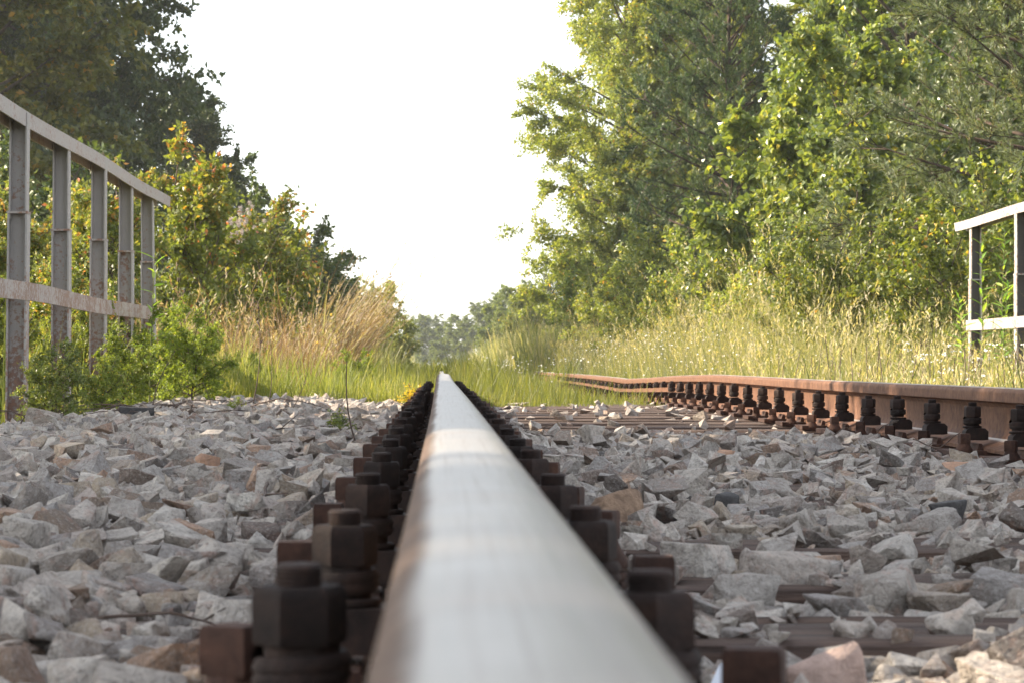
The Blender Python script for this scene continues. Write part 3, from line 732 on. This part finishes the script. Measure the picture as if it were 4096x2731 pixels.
# rows behind close the view
RG, LG = 'trees on the sunlit side', 'trees on the shaded side'
tree('birch_tree', 'birch', 4.3, 65, 'tall light green birch whose drooping branch tips stand out against the white sky', group=RG, rz=.3)
tree('birch_tree', 'birch_low', 4.3, 56, 'lower yellow-green birch in front of the tall birch, left of the pine', group=RG, rz=2.0, s=1.05)
tree('birch_tree', 'birch', 6.6, 74, 'tall birch filling the gap above the middle pine', group=RG, rz=4.0, s=1.05)
tree('pine_tree', 'pine', 4.75, 46, 'dark green pine standing between the birch and the bright aspen', 'pine', RG, s=1.0, rz=.5, sx=.78)
tree('poplar_tree', 'poplar', 6.7, 40, 'big-leaved green poplar rising out of the top right of the picture', group=RG, rz=1.0)
tree('poplar_tree', 'poplar', 8.6, 45, 'deep green poplar behind the pine boughs at the right edge', group=RG, rz=3.2, s=1.1)
tree('aspen_tree', 'aspen', 4.35, 33, 'bright glossy young aspen leaning out before the dark pine', group=RG, rz=.4)
tree('aspen_tree', 'aspen', 5.3, 36, 'young aspen behind the bright one, under the poplar', group=RG, rz=2.4, s=1.05)
tree('pine_tree', 'pine', 6.1, 27.5, 'grey-green pine reaching long boughs into the picture above the pale railing', 'pine', RG, s=.86, rz=3.4, leaf='needle_pale')
tree('bush', 'bush', 3.35, 25.0, 'low yellow-green bush left of the pale railing end', 'bush', RG, rz=1.3, s=.85)
tree('bush', 'bush', 4.25, 24.0, 'yellow-leaved bush behind the pale railing end', 'bush', RG, rz=.3, s=.92)
tree('bush', 'bush', 4.9, 26.5, 'green bush under the grey-green pine boughs', 'bush', RG, rz=2.3, s=1.2)
tree('bush', 'bush', 3.9, 29.0, 'green bush at the foot of the bright aspen', 'bush', RG, rz=4.3, s=1.0, leaf='leaf_aspen')
tree('bush', 'bush', 4.1, 41, 'bush in the tall grass below the dark green pine', 'bush', RG, rz=4.9, s=1.2)
tree('bush', 'bush', 3.6, 49, 'bush in the tall grass below the lower birch', 'bush', RG, rz=.9, s=1.3)
tree('bush', 'bush', 3.3, 58, 'bush in the tall grass below the tall birch', 'bush', RG, rz=3.9, s=1.4)
tree('bush', 'bush', 2.75, 42, 'loose shrub on the bank before the lower birch', 'bush', RG, rz=1.9, s=.75, leaf='leaf_birch')
tree('bush', 'bush', 3.1, 52, 'loose shrub on the bank under the tall birch tips', 'bush', RG, rz=3.3, s=1.1, leaf='leaf_birch')
tree('bush', 'bush', 3.75, 33.5, 'broad shrub spilling from the bright aspen into the grass', 'bush', RG, rz=5.0, s=1.1, leaf='leaf_aspen')
tree('bush', 'bush', 4.6, 29.5, 'shrub right of the bright aspen under the pine boughs', 'bush', RG, rz=.1, s=1.35, leaf='leaf_aspen')
tree('bush', 'bush', 3.0, 36, 'leafy shrub standing forward in the tall grass before the dark pine', 'bush', RG, rz=.7, s=.8)
tree('bush', 'bush', 3.4, 31, 'leafy shrub in the tall grass left of the bright aspen', 'bush', RG, rz=2.7, s=.85, leaf='leaf_birch')
tree('bush', 'bush', 3.7, 45, 'shrub among the seeding grass under the lower birch', 'bush', RG, rz=5.7, s=1.3, leaf='leaf_birch')
tree('birch_tree', 'birch_low', 5.4, 50, 'young birch behind the trunk of the dark green pine', group=RG, rz=3.0, s=.95)
tree('birch_tree', 'birch_low', 4.6, 84, 'young birch behind and below the tall birch', group=RG, rz=1.0, s=.8)
tree('birch_tree', 'birch', 9.0, 60, 'tall pale tree far behind the poplars', group=RG, rz=2.0, s=.95, sx=1.3)
tree('birch_tree', 'birch', 7.6, 92, 'tall pale tree showing between the birch and the pine top', group=RG, rz=5.0, s=1.1, sx=1.2)
tree('oak_tree', 'dark', 10.2, 54, 'dark leafy tree in the depth behind the pine boughs', group=RG, rz=5.0, s=.95, sx=1.2)
tree('birch_tree', 'birch_low', 6.7, 33, 'leafy young birch behind the grey-green pine', group=RG, rz=.4, s=.72, leaf='leaf_poplar')
# farther right
tree('pine_tree', 'pine', 4.3, 112, 'small dark far pine just left of the tall birch', 'pine', RG, s=.42, rz=1.2, leaf='leaf_far')
tree('far_tree', 'aspen', 3.2, 140, 'hazy green far tree right of the vanishing rails', group=RG, s=.98, rz=.6, sx=1.1, leaf='leaf_far')
tree('far_tree', 'aspen', 4.9, 150, 'hazy far tree behind the small dark pine', group=RG, s=1.1, rz=2.6, leaf='leaf_far')
tree('far_tree', 'aspen', 3.1, 105, 'low leafy far tree on the grassy bank below the small dark pine', group=RG, s=.72, rz=1.9, leaf='leaf_birch')
tree('far_tree', 'aspen', 1.0, 215, 'dark hazy far tree straight above the end of the rails', group=RG, s=.95, rz=.6, leaf='leaf_far', sx=1.4)
tree('far_tree', 'aspen', 2.9, 205, 'dark hazy far tree beside the hazy green one', group=RG, s=1.1, rz=2.6, leaf='leaf_far', sx=1.3)
tree('far_tree', 'aspen', -.6, 240, 'small grey-green far tree left of the end of the rails', group=RG, s=1.05, rz=4.6, leaf='leaf_far', sx=1.4)
tree('far_tree', 'aspen', 5.2, 210, 'hazy far tree rising behind the far pine', group=RG, s=1.3, rz=3.6, leaf='leaf_far', sx=1.2)
tree('far_tree', 'aspen', -4.2, 480, 'bluest and farthest tree in the gap at the end of the track', group=RG, s=2.0, rz=1.6, leaf='leaf_far', sx=1.5)
# left
tree('oak_tree', 'dark', -8.2, 47, 'yellowing olive tree filling the top left corner behind the grey railing', group=LG, rz=.2, leaf='leaf_olive', s=1.02)
tree('oak_tree', 'dark', -8.5, 60, 'tall dark green tree behind the yellowing one', group=LG, rz=1.7, s=1.22, sx=.82)
tree('oak_tree', 'dark', -6.6, 72, 'dark green tree whose crown edge meets the white sky', group=LG, rz=3.1, s=.66)
tree('oak_tree', 'aspen', -6.2, 84, 'lower dark green tree sloping down behind the bush with reddish shoots', group=LG, rz=4.4, s=1.5, leaf='leaf_dark')
tree('young_tree', 'aspen', -5.9, 92, 'feathery pale green young tree below the dark trees', group=LG, rz=.8, s=1.12, sx=1.0, leaf='leaf_far')
tree('young_tree', 'aspen', -4.7, 104, 'small grey-green tree above the dry grass', group=LG, rz=2.8, s=.78, leaf='leaf_far')
tree('young_tree', 'aspen', -2.1, 92, 'narrow sunlit young tree right of the leaning straw grass', group=LG, rz=1.8, s=.70, sx=1.0, leaf='leaf_birch')
tree('young_tree', 'aspen', -2.4, 60, 'rounded dark shrub just behind the reddish dry grass', group=LG, rz=2.9, s=.64, sx=1.15, leaf='leaf_far')
tree('young_tree', 'aspen', -2.3, 75, 'rounded shrub directly behind the leaning straw grass', group=LG, rz=3.9, s=.60, sx=1.2, leaf='leaf_birch')
tree('young_tree', 'aspen', -1.25, 86, 'lowest leafy shrub at the left side of the vanishing rails', group=LG, rz=.9, s=.40, sx=1.0, leaf='leaf_birch')
tree('young_tree', 'aspen', -3.5, 98, 'low rounded tree behind the leaning straw grass', group=LG, rz=1.1, s=.66, sx=1.1, leaf='leaf_far')
tree('young_tree', 'aspen', -5.2, 76, 'rounded young tree at the lower edge of the dark crowns', group=LG, rz=4.1, s=.95, sx=1.0, leaf='leaf_dark')
tree('young_tree', 'aspen', -3.5, 84, 'rounded sunlit shrub above the reddish dry grass', group=LG, rz=5.1, s=.62, sx=1.0, leaf='leaf_birch')
tree('rose_bush', 'rose', -2.15, 24.2, 'tall bush with reddish shoots just beyond the railing end', 'bush', LG, rz=.2, s=.94)
tree('rose_bush', 'rose', -1.75, 26.5, 'bush with fluffy seed heads right of the reddish shoots', 'bush', LG, rz=2.2, s=.80)
tree('rose_bush', 'rose', -2.75, 23.0, 'leafy bush seen between the last railing posts', 'bush', LG, rz=3.2, s=.80)
tree('rose_bush', 'rose', -3.3, 22.0, 'leafy bush seen between the first railing posts', 'bush', LG, rz=4.2, s=.66)
tree('bush', 'bush', -3.9, 27.0, 'dark low bush behind the railing under the yellowing tree', 'bush', LG, rz=4.2, s=1.1, leaf='leaf_rose')
tree('bush', 'bush', -2.3, 33.0, 'dark green bush behind the dry grass', 'bush', LG, rz=1.2, s=1.15, leaf='leaf_rose')
tree('bush', 'bush', -2.6, 45.0, 'dark bush below the feathery young tree', 'bush', LG, rz=2.2, s=1.4, leaf='leaf_dark')
tree('bush', 'bush', -2.9, 60.0, 'bush at the foot of the small grey-green tree', 'bush', LG, rz=.2, s=1.6, leaf='leaf_dark')
tree('oak_tree', 'dark', -11.0, 62, 'dark tree in the second row behind the yellowing one', group=LG, rz=5.2, s=1.25, sx=1.2)
tree('oak_tree', 'dark', -10.6, 80, 'dark tree in the second row behind the crown edge', group=LG, rz=.6, s=.95)
tree('bush', 'bush', -4.6, 36.0, 'shaded bush in the dark under the yellowing tree', 'bush', LG, rz=5.2, s=1.7, leaf='leaf_dark')
tree('bush', 'bush', -5.6, 42.0, 'shaded bush at the foot of the yellowing tree', 'bush', LG, rz=3.2, s=1.9, leaf='leaf_dark')
tree('bush', 'bush', -4.0, 52.0, 'shaded bush at the foot of the tall dark tree', 'bush', LG, rz=1.2, s=1.9, leaf='leaf_dark')
# the tree line goes on beside the camera: its shade lies on the ballast in front
tree('oak_tree', 'shade', SHADE_AT[0], SHADE_AT[1], 'broad shady tree beside the track, outside the picture on the left', group=LG, z=SHADE_AT[2])

# ------------------------------------------------------------------ grass
def grass(name, label, mat, n, xr, yr, hfun, w, lean=(0, 0), lean_sd=.22, ybias=1.0, heads=0.0, seed=0, keep_fn=None, cat='grass', tone=0.0, clump=.5):
    rg = np.random.default_rng(seed)
    y = yr[0] + (yr[1] - yr[0]) * rg.random(n) ** ybias; x = rg.uniform(xr[0], xr[1], n)
    dens = np.array([noise.noise(Vector((a * 1.7, b * .9, seed))) for a, b in zip(x, y)])
    k = rg.random(n) < .62 + clump * dens
    if keep_fn is not None: k &= np.array([keep_fn(a, b) for a, b in zip(x, y)])
    x, y, dens = x[k], y[k], dens[k]; n = len(x)
    z = np.array([max(ground_z(a, b), bed_z(a, b) if (-1.9 < a < 2.4 and b < 20.4) else -9) for a, b in zip(x, y)]) - .01
    H = np.array([hfun(a, b) for a, b in zip(x, y)]) * np.exp(rg.normal(0, .28, n)) * (1 + .55 * np.clip(np.array([noise.noise(Vector((a * .9, b * .33, seed + 40))) for a, b in zip(x, y)]), -.6, .7))
    L = rg.normal(0, lean_sd, (n, 2)) + np.array(lean)
    a = np.clip(rg.beta(2, 2.2, n) + .25 * dens + tone, 0, 1)
    mb = MB(); tips = blades(mb, np.stack([x, y, z], 1), H, L, w * rg.uniform(.6, 1.4, n) * np.clip(y / 26, .75, 2.2), a, rg)
    if heads > 0:      # seed heads: slim spikes of glumes along the top of some stalks
        s = rg.random(n) < heads; T = tips[s]; m = len(T); B = np.stack([x, y, z], 1)[s]
        d = unit(T - B)
        for j in range(4):
            c = T + d * (-.02 + .022 * j)
            leaves(mb, c, d + rg.normal(0, .45, (m, 3)), .04, .012, np.clip(a[s] + .3, 0, 1), rg)
    o = obj(name, mb.mesh(name, M[mat])); return tag(o, label, cat, kind='stuff')
def between(x, y): return not (abs(x - RAIL_L) < .09 or abs(x - RAIL_R) < .09)
grass('track_grass', 'short bright green grass growing between the rails beyond the ballast', 'grass_green', 26000, (-.1, 1.46), (16.6, 60),
      lambda x, y: (.27 - .15 * min(1, max(0, (x - .55) / .6))) * min(1, .45 + (y - 16.6) / 4) * (1 if y < 30 else 1.25), .006, ybias=1.9, seed=1, keep_fn=between)
grass('verge_grass', 'green grass on the verge left of the bright rail', 'grass_green', 26000, (-1.9, -.08), (16.2, 70), lambda x, y: (.17 + .16 * min(1, abs(x + .1))) * min(1, .5 + (y - 16) / 4), .006, ybias=2.0, seed=2)
grass('railing_grass', 'grass and weeds behind the grey railing', 'grass_green', 15000, (-5.5, -1.75), (12, 36), lambda x, y: .5, .007, ybias=1.2, seed=3)
grass('tall_grass', 'tall pale seeding grass behind the brown rail', 'grass_tall', 58000, (2.15, 4.6), (12, 62), lambda x, y: (.26 + .62 * min(1, max(0, (y - 18.5) / 6))) * (.62 + .38 * min(1, (x - 2.1) / .8)), .0036, (-.04, 0), ybias=1.5, heads=.3, seed=4)
grass('far_bank_grass', 'pale grass on the far bank right of the rails', 'grass_tall', 16000, (1.7, 4.5), (55, 170), lambda x, y: .95, .012, ybias=1.5, heads=.3, seed=5)
grass('far_track_grass', 'green grass closing over the distant track', 'grass_green', 9000, (-2.4, 2.0), (58, 200), lambda x, y: .32, .012, ybias=1.5, seed=6)
grass('left_bank_grass', 'rough grass on the far left bank', 'grass_tall', 14000, (-4.5, -1.2), (30, 130), lambda x, y: .75, .009, ybias=1.6, heads=.3, seed=7)
grass('dry_grass', 'reddish dry grass beyond the railing end', 'grass_dry', 7000, (-2.3, -.85), (18.8, 26), lambda x, y: .62 - .25 * max(0, x + 1.3), .006, (.05, -.05), .30, seed=8, heads=.3, tone=-.05)
grass('rail_end_grass', 'green tuft closing over the far end of the brown rail', 'grass_green', 900, (1.05, 1.75), (32.5, 36), lambda x, y: .24, .007, seed=11, clump=0)
grass('rail_foot_grass', 'short grass along the foot of the brown rail', 'grass_green', 7000, (1.12, 1.46), (18, 34), lambda x, y: .085, .005, seed=12, clump=.2)
grass('straw_clump', 'tall straw grass clump leaning to the right', 'grass_dry', 1500, (-1.75, -1.15), (33, 36), lambda x, y: .86, .008, (.5, 0), .13, seed=9, heads=.6, tone=.2, clump=0)
grass('right_green_grass', 'green grass at the foot of the tall grass behind the brown rail', 'grass_green', 15000, (1.7, 4.8), (10, 50), lambda x, y: .28 + .1 * min(1, max(0, x - 2)), .007, ybias=1.4, seed=10)


# ------------------------------------------------------------------ weeds, stalks and flowers
def surf(x, y): return max(ground_z(x, y), bed_z(x, y) + .012 if (-1.9 < x < 2.4 and y < 17.4) else -9)
tree('feathery_herb', 'bush', -1.36, 15.4, 'bright feathery green weed at the ballast edge beyond the railing posts', 'weed', 'weeds at the ballast edge', s=.31, rz=.3, z=-.01, leaf='leaf_herb')
tree('feathery_herb', 'bush', -1.62, 14.3, 'green weed at the foot of the third railing post in view', 'weed', 'weeds at the ballast edge', s=.22, rz=1.3, z=-.01, leaf='leaf_herb')
tree('feathery_herb', 'bush', -1.56, 12.9, 'leafy weed at the foot of the second railing post in view', 'weed', 'weeds at the ballast edge', s=.16, rz=2.3, z=-.02, leaf='leaf_bush')
tree('feathery_herb', 'bush', -1.55, 11.3, 'shaded weed at the foot of the nearest railing post in view', 'weed', 'weeds at the ballast edge', s=.2, rz=3.3, z=-.03, leaf='leaf_aspen')
tree('feathery_herb', 'bush', -1.20, 17.2, 'green weed at the edge of the reddish dry grass', 'weed', 'weeds at the ballast edge', s=.2, rz=4.0, z=-.05, leaf='leaf_herb')
tree('feathery_herb', 'sprout', -.92, 12.6, 'small feathery sprout among the ballast stones', 'weed', 'weeds at the ballast edge', s=.32, rz=1.0, z=.01)
tree('feathery_herb', 'sprout', -.35, 9.8, 'small shaded sprout beside the bright rail', 'weed', 'weeds at the ballast edge', s=.36, rz=5.0, z=-.01, leaf='leaf_aspen')
tree('yellow_weed', 'sprout', -.17, 15.6, 'small yellow-leaved weed against the bolts of the bright rail', 'weed', 'weeds at the ballast edge', s=.55, rz=2.0, z=-.02, leaf='leaf_yellow')

for k, (x, y, sc_, lf, lb) in enumerate((
        (-1.12, 17.6, .19, 'leaf_herb', 'bushy green weed right of the bright feathery one'), (-1.72, 16.2, .34, 'leaf_herb', 'bushy green weed at the foot of the last railing post'),
        (-1.95, 14.9, .36, 'leaf_bush', 'bushy weed behind the third railing post in view'), (-1.66, 18.6, .26, 'leaf_herb', 'tall bushy weed where the middle rail of the grey railing ends'),
        (-2.1, 13.3, .40, 'leaf_bush', 'bushy weed behind the second railing post in view'), (-1.45, 16.6, .24, 'leaf_bush', 'low yellowish weed between the bright feathery one and the railing'),
        (-2.3, 17.5, .5, 'leaf_rose', 'broad weed behind the last railing posts'), (-.62, 19.5, .22, 'leaf_herb', 'low green weed in the verge left of the bright rail'))):
    tree('bushy_weed', 'bush', x, y, lb, 'weed', 'weeds at the ballast edge', s=sc_, rz=k * 1.1, leaf=lf, z=max(ground_z(x, y), -.06))

def stalk(x, y, h, lean, r, label, head=0, bend=.05, sides=5):
    mb = MB(); t = np.linspace(0, 1, 9); z0 = surf(x, y) - .02
    pts = np.stack([lean[0] * t + bend * h * np.sin(t * 3.1), lean[1] * t, t * h], 1)
    tube(mb, pts, np.linspace(r, r * .45, 9), sides)
    for k in range(head):
        q = .55 + .45 * (k + .5) / head; c = np.array([np.interp(q, t, pts[:, j]) for j in range(3)])
        az = k * 2.4; e = c + np.array([math.cos(az), math.sin(az), 1.3]) * .018 * rng.uniform(.6, 1.3)
        tube(mb, [c, (c + e) / 2, e], [r * .9, r * 1.7, r * .4], 5)
    o = obj('dry_stalk', mb.mesh('dry_stalk', M['stem_dry'], True), None, (x, y, z0)); return tag(o, label, 'stalk', 'dry stalks standing in the ballast')
stalk(-.94, 14.0, .56, (.03, 0), .0035, 'tallest thin dry stalk at the ballast edge before the dry grass', 3)
stalk(-.87, 14.2, .44, (0, 0), .0025, 'thin dry stalk just right of the tallest one', 0)
stalk(-.235, 8.3, .29, (-.04, 0), .0032, 'bent dark stalk standing alone close to the bright rail', 0, -.06)
stalk(-.98, 20.0, .40, (.02, 0), .007, 'thick dark seed stalk before the leaning straw grass', 12)
stalk(-1.42, 18.5, .36, (.01, 0), .006, 'dark seed stalk in the reddish dry grass', 9)
stalk(-.70, 12.9, .20, (.09, 0), .0025, 'low slanting stalk right of the two thin ones', 0)
stalk(-1.02, 12.7, .17, (-.05, 0), .0025, 'short slanting stalk left of the feathery sprout', 0)
stalk(-1.33, 13.0, .30, (.11, 0), .0032, 'leaning bare stem before the bright feathery weed', 0, -.08)

mb = MB(); rg = np.random.default_rng(31)
for k in range(150):
    x, y = rg.uniform(2.25, 3.9), rg.uniform(13.5, 20); h = rg.uniform(.3, .52); z0 = surf(x, y)
    t = np.linspace(0, 1, 4)[:, None]; tube(mb, np.array([x, y, z0]) + t * np.array([rg.normal(0, .05), rg.normal(0, .03), h]), [.0035, .003, .0025, .002], 4, rg.random())
tag(obj('dead_stems', mb.mesh('dead_stems', M['stem_dry'], True)), 'thicket of thin brown dead stems behind the brown rail', 'stems', kind='stuff')

def flowers(name, label, n, xr, yr, zr, size, mat, seed, cluster=1):
    rg = np.random.default_rng(seed); mb = MB(); st = MB()
    for k in range(n):
        x, y = rg.uniform(*xr), rg.uniform(*yr); z0 = surf(x, y); z1 = rg.uniform(*zr); lx = rg.normal(0, .05)
        tube(st, [(x, y, z0), (x + lx * .3, y, (z0 + z1) / 2), (x + lx, y, z1)], [.0018, .0015, .0012], 3, .3)
        for c in range(cluster):
            p = np.array([x + lx, y, z1]) + rg.normal(0, .016 if cluster > 1 else 0, 3) * np.array([1, 1, .35])
            d = unit(rg.normal(0, .35, 3) + np.array([-.1, -.45, .8])); s1 = unit(np.cross(d, [.2, 1, .1])); s2 = np.cross(d, s1); r = size * rg.uniform(.7, 1.2)
            ang = np.arange(7) * 2 * np.pi / 7
            v = np.concatenate([[p + d * r * .3], p + r * (np.cos(ang)[:, None] * s1 + np.sin(ang)[:, None] * s2)])
            mb.add(v, [(0, i + 1, (i + 1) % 7 + 1) for i in range(7)], .9)
    o = tag(obj(name, mb.mesh(name, M[mat])), label, 'flowers', kind='stuff')
    obj('flower_stems', st.mesh('flower_stems', M['stem_green'], True), o); return o
flowers('white_flowers', 'white flower heads among the dead stems below the pale railing', 55, (2.9, 3.9), (15.5, 18.5), (.10, .38), .0065, 'petal', 41, 6)
flowers('white_daisies', 'tiny white daisies strewn through the tall grass', 900, (1.75, 3.2), (22, 46), (.14, .55), .0065, 'petal', 42)
flowers('far_daisies', 'white flower specks in the grass between the rails far off', 160, (.5, 1.7), (30, 60), (.05, .35), .010, 'petal', 43)
flowers('yellow_flowers', 'few yellow flowers in the weeds beyond the railing', 26, (-2.3, -.6), (22, 40), (.3, .95), .014, 'petal_yellow', 44, 3)

# fluffy seed heads on the second bush
fl = MB(); rg = np.random.default_rng(45)
for k in range(34):
    c = np.array([rg.normal(-1.86, .09), 25.9 + rg.normal(0, .12), rg.normal(1.55, .10)]); n = 46
    leaves(fl, np.repeat(c[None], n, 0), rg.normal(0, 1, (n, 3)), .028, .006, np.full(n, .9), rg)
tag(obj('seed_fluff', fl.mesh('seed_fluff', M['fluff'])), 'pale fluffy seed heads on the bush beyond the railing end', 'seed heads', kind='stuff')

# tall plants with lance-shaped leaves in the right-hand railing
ll = MB(); t = np.linspace(0, 1, 6); wd = np.array([.12, .75, 1, .85, .5, .02]) * .0085; dz = -.22 * t ** 2 * .085 + .02 * t
va = np.stack([t * .085, -wd, dz + .003], 1); vb = np.stack([t * .085, wd, dz + .003], 1); vm = np.stack([t * .085, 0 * t, dz], 1)
V = np.concatenate([va, vm, vb]); F = [(i, i + 1, i + 7, i + 6) for i in range(5)] + [(i + 6, i + 7, i + 13, i + 12) for i in range(5)]
leaf_mes = []
for k in range(4):
    ll = MB(); ll.add(V, F, .15 + .23 * k); leaf_mes.append(ll.mesh('leaf', M['leaf_willow'], True))
def lance(x, y, h, lean, label, n=34):
    root = bpy.data.objects.new('lance_leaf_plant', None); col.objects.link(root); root.location = (x, y, surf(x, y)); tag(root, label, 'plant', 'tall plants by the pale railing')
    mb = MB(); t = np.linspace(0, 1, 7); pts = np.stack([lean * t ** 1.4, .03 * np.sin(t * 3), t * h], 1); tube(mb, pts, np.linspace(.005, .002, 7), 5)
    obj('stem', mb.mesh('stem', M['stem_green'], True), root)
    for k in range(n):
        q = .22 + .78 * (k + .5) / n; c = [float(np.interp(q, t, pts[:, j])) for j in range(3)]
        o = link('leaf', leaf_mes[k % 4], root, c); sc_ = rng.uniform(.8, 1.35) * (1.1 - .35 * abs(q - .6))
        o.rotation_euler = (rng.normal(0, .3), -rng.uniform(.05, .75) - .5 * max(0, q - .8), k * 2.4 + rng.normal(0, .3)); o.scale = (sc_,) * 3
lance(3.86, 19.9, 1.17, -.02, 'tallest lance-leaved plant just right of the pale railing end post')
lance(4.02, 20.1, 1.30, .03, 'lance-leaved plant in the middle of the pale railing gap')
lance(4.12, 19.8, 1.10, .02, 'lance-leaved plant beside the second pale railing post')
lance(3.92, 19.6, .86, .05, 'shorter lance-leaved plant in front of the tall ones by the pale railing')
lance(3.80, 20.3, .80, -.05, 'shorter lance-leaved plant left of the tall ones by the pale railing')
lance(4.20, 20.2, 1.05, .06, 'lance-leaved plant farthest right behind the pale railing')
lance(-1.60, 15.5, .86, .03, 'slender green plant climbing in front of the last grey railing post', 18)

# ------------------------------------------------------------------ twigs and litter
def twig(pts, r, label, forks=2):
    base = np.array(pts[0], float); P = np.array([(x, y, surf(x, y) + dz) for x, y, dz in pts]); mb = MB()
    t = np.linspace(0, len(P) - 1, 14); C = np.stack([np.interp(t, np.arange(len(P)), P[:, j]) for j in range(3)], 1)
    C += np.array([[.25 * r * math.sin(i * 2.1), .3 * r * math.cos(i * 1.7), .35 * r * math.sin(i * 1.3)] for i in range(14)]) * 2
    o0 = C[0].copy(); C -= o0; tube(mb, C, np.linspace(r, r * .5, 14), 6)
    L = np.linalg.norm(C[-1])
    for k in range(forks):
        i = 4 + (k * 5) % 9; d = unit(C[-1] - C[0]) + rng.normal(0, .6, 3); d = unit(d); d[2] = abs(d[2]) * .5; e = C[i] + d * L * rng.uniform(.12, .25)
        tube(mb, [C[i], (C[i] + e) / 2 + [0, 0, .1 * r], e], [r * .6, r * .5, r * .3], 5)
    o = obj('twig', mb.mesh('twig', M['stem_dry'], True), None, o0); return tag(o, label, 'twig', 'dry twigs on the ballast')
twig([(-.292, 4.75, .05), (-.285, 4.55, .03), (-.275, 4.35, .012)], .0032, 'short thick twig sticking up among pale stones left of the bolts')
twig([(-.375, 3.85, .015), (-.335, 3.87, .02), (-.318, 3.86, .018)], .0022, 'short dark twig lying flat on the ballast left of the bolts')
twig([(-.325, 2.62, .012), (-.27, 2.64, .022), (-.225, 2.65, .018), (-.19, 2.60, .006)], .0020, 'long thin bowed twig on the stones near the second bolt')
twig([(-.165, 2.05, .0), (-.145, 2.08, .02), (-.128, 2.12, .035)], .0019, 'thin pale twig against the nearest square-headed screw', 1)
twig([(-.62, 8.9, .0), (-.5, 9.0, .03), (-.38, 9.3, .02), (-.26, 9.2, .01)], .003, 'long brown twig lying across the ballast toward the bright rail', 3)
twig([(-.42, 9.9, .03), (-.34, 9.7, .02), (-.27, 9.95, .04)], .0028, 'crooked twig beside the small shaded sprout', 3)
twig([(-.86, 10.4, .0), (-.72, 10.2, .03), (-.62, 10.6, .02)], .003, 'brown forked twig on the ballast below the tall stalks', 3)
twig([(.185, 11.6, .05), (.2, 11.2, .03), (.28, 10.3, .02), (.42, 9.6, .01)], .003, 'dark twig trailing from the bright rail toward the camera', 4)
twig([(.17, 12.0, .0), (.18, 11.9, .07), (.21, 11.8, .10)], .003, 'dark upright twig just right of the bright rail', 3)
twig([(.22, 9.6, .01), (.3, 9.5, .03), (.40, 9.3, .02)], .0025, 'thin twig on the shaded stones right of the bright rail', 2)
twig([(.93, 9.9, .04), (1.0, 9.7, .02), (1.09, 9.75, .03)], .003, 'dark twig on the ballast in the middle of the track', 2)
twig([(1.30, 8.6, .0), (1.34, 8.5, .07), (1.37, 8.4, .09)], .002, 'thin bent twig standing before the bolts of the brown rail', 2)
twig([(1.24, 9.2, .0), (1.30, 9.0, .05), (1.36, 9.1, .02)], .002, 'arched dry twig under the bolts of the brown rail', 2)
twig([(1.28, 7.6, .05), (1.33, 7.5, .03), (1.38, 7.45, .08)], .002, 'reddish twig leaning on the brown rail nearest the frame edge', 1)
twig([(-1.33, 8.9, .02), (-1.30, 8.8, .05), (-1.285, 8.75, .07)], .003, 'small upright twig near the ballast edge at the left', 0)
mb = MB(); rg = np.random.default_rng(52)
for k in range(110):
    x, y = rg.uniform(-1.72, -.85), rg.uniform(10.6, 13.2); z0 = surf(x, y); az = rg.uniform(0, 6.28); L = rg.uniform(.12, .42); up = rg.uniform(-.05, .45)
    p = [np.array([x, y, z0 + .01])]
    for j in range(4): p.append(p[-1] + np.array([math.cos(az), math.sin(az) * .8, up * (.8 - .45 * j)]) * L / 4 + rg.normal(0, .012, 3))
    tube(mb, p, np.linspace(.0034, .0014, 5), 4, rg.random())
tag(obj('brushwood', mb.mesh('brushwood', M['stem_dry'], True)), 'tangle of dry brown twigs along the ballast edge below the railing', 'brushwood', kind='stuff')

pr = bpy.data.objects.new('paper_scrap', None); col.objects.link(pr); pr.location = (.222, 2.17, .0); tag(pr, 'white scrap of paper with a yellow edge beside the bright rail', 'litter')
mb = MB(); v = np.array([(-.018, -.01, -.006), (.010, -.014, -.012), (.028, .006, .004), (-.004, .022, .014)]); mb.add(np.concatenate([v, v + [0, 0, .0006]]), [(0, 3, 2, 1), (4, 5, 6, 7), (0, 1, 5, 4), (1, 2, 6, 5), (2, 3, 7, 6), (3, 0, 4, 7)]); obj('sheet', mb.mesh('sheet', M['paper']), pr)
mb = MB(); v = np.array([(.010, -.014, -.0115), (.013, -.0165, -.0125), (.031, .0035, .0035), (.028, .006, .0045)]); mb.add(np.concatenate([v, v + [0, 0, .0012]]), [(0, 3, 2, 1), (4, 5, 6, 7), (0, 1, 5, 4), (1, 2, 6, 5), (2, 3, 7, 6), (3, 0, 4, 7)]); obj('yellow_edge', mb.mesh('yellow_edge', M['paper_edge']), pr)

# ------------------------------------------------------------------ the summer haze
m = bpy.data.materials.new('haze'); m.use_nodes = True; nt = m.node_tree; nt.nodes.clear()
out = nt.nodes.new('ShaderNodeOutputMaterial'); pv = nt.nodes.new('ShaderNodeVolumePrincipled'); nt.links.new(pv.outputs[0], out.inputs['Volume'])
pv.inputs['Density'].default_value = HAZE; pv.inputs['Color'].default_value = (.86, .90, .95, 1); pv.inputs['Anisotropy'].default_value = .3
mb = MB(); box(mb, -2600, 2600, -400, 2700, -1.6, 16.5)
tag(obj('haze', mb.mesh('haze', m)), 'thin bright summer haze over the whole line', 'haze', kind='stuff')
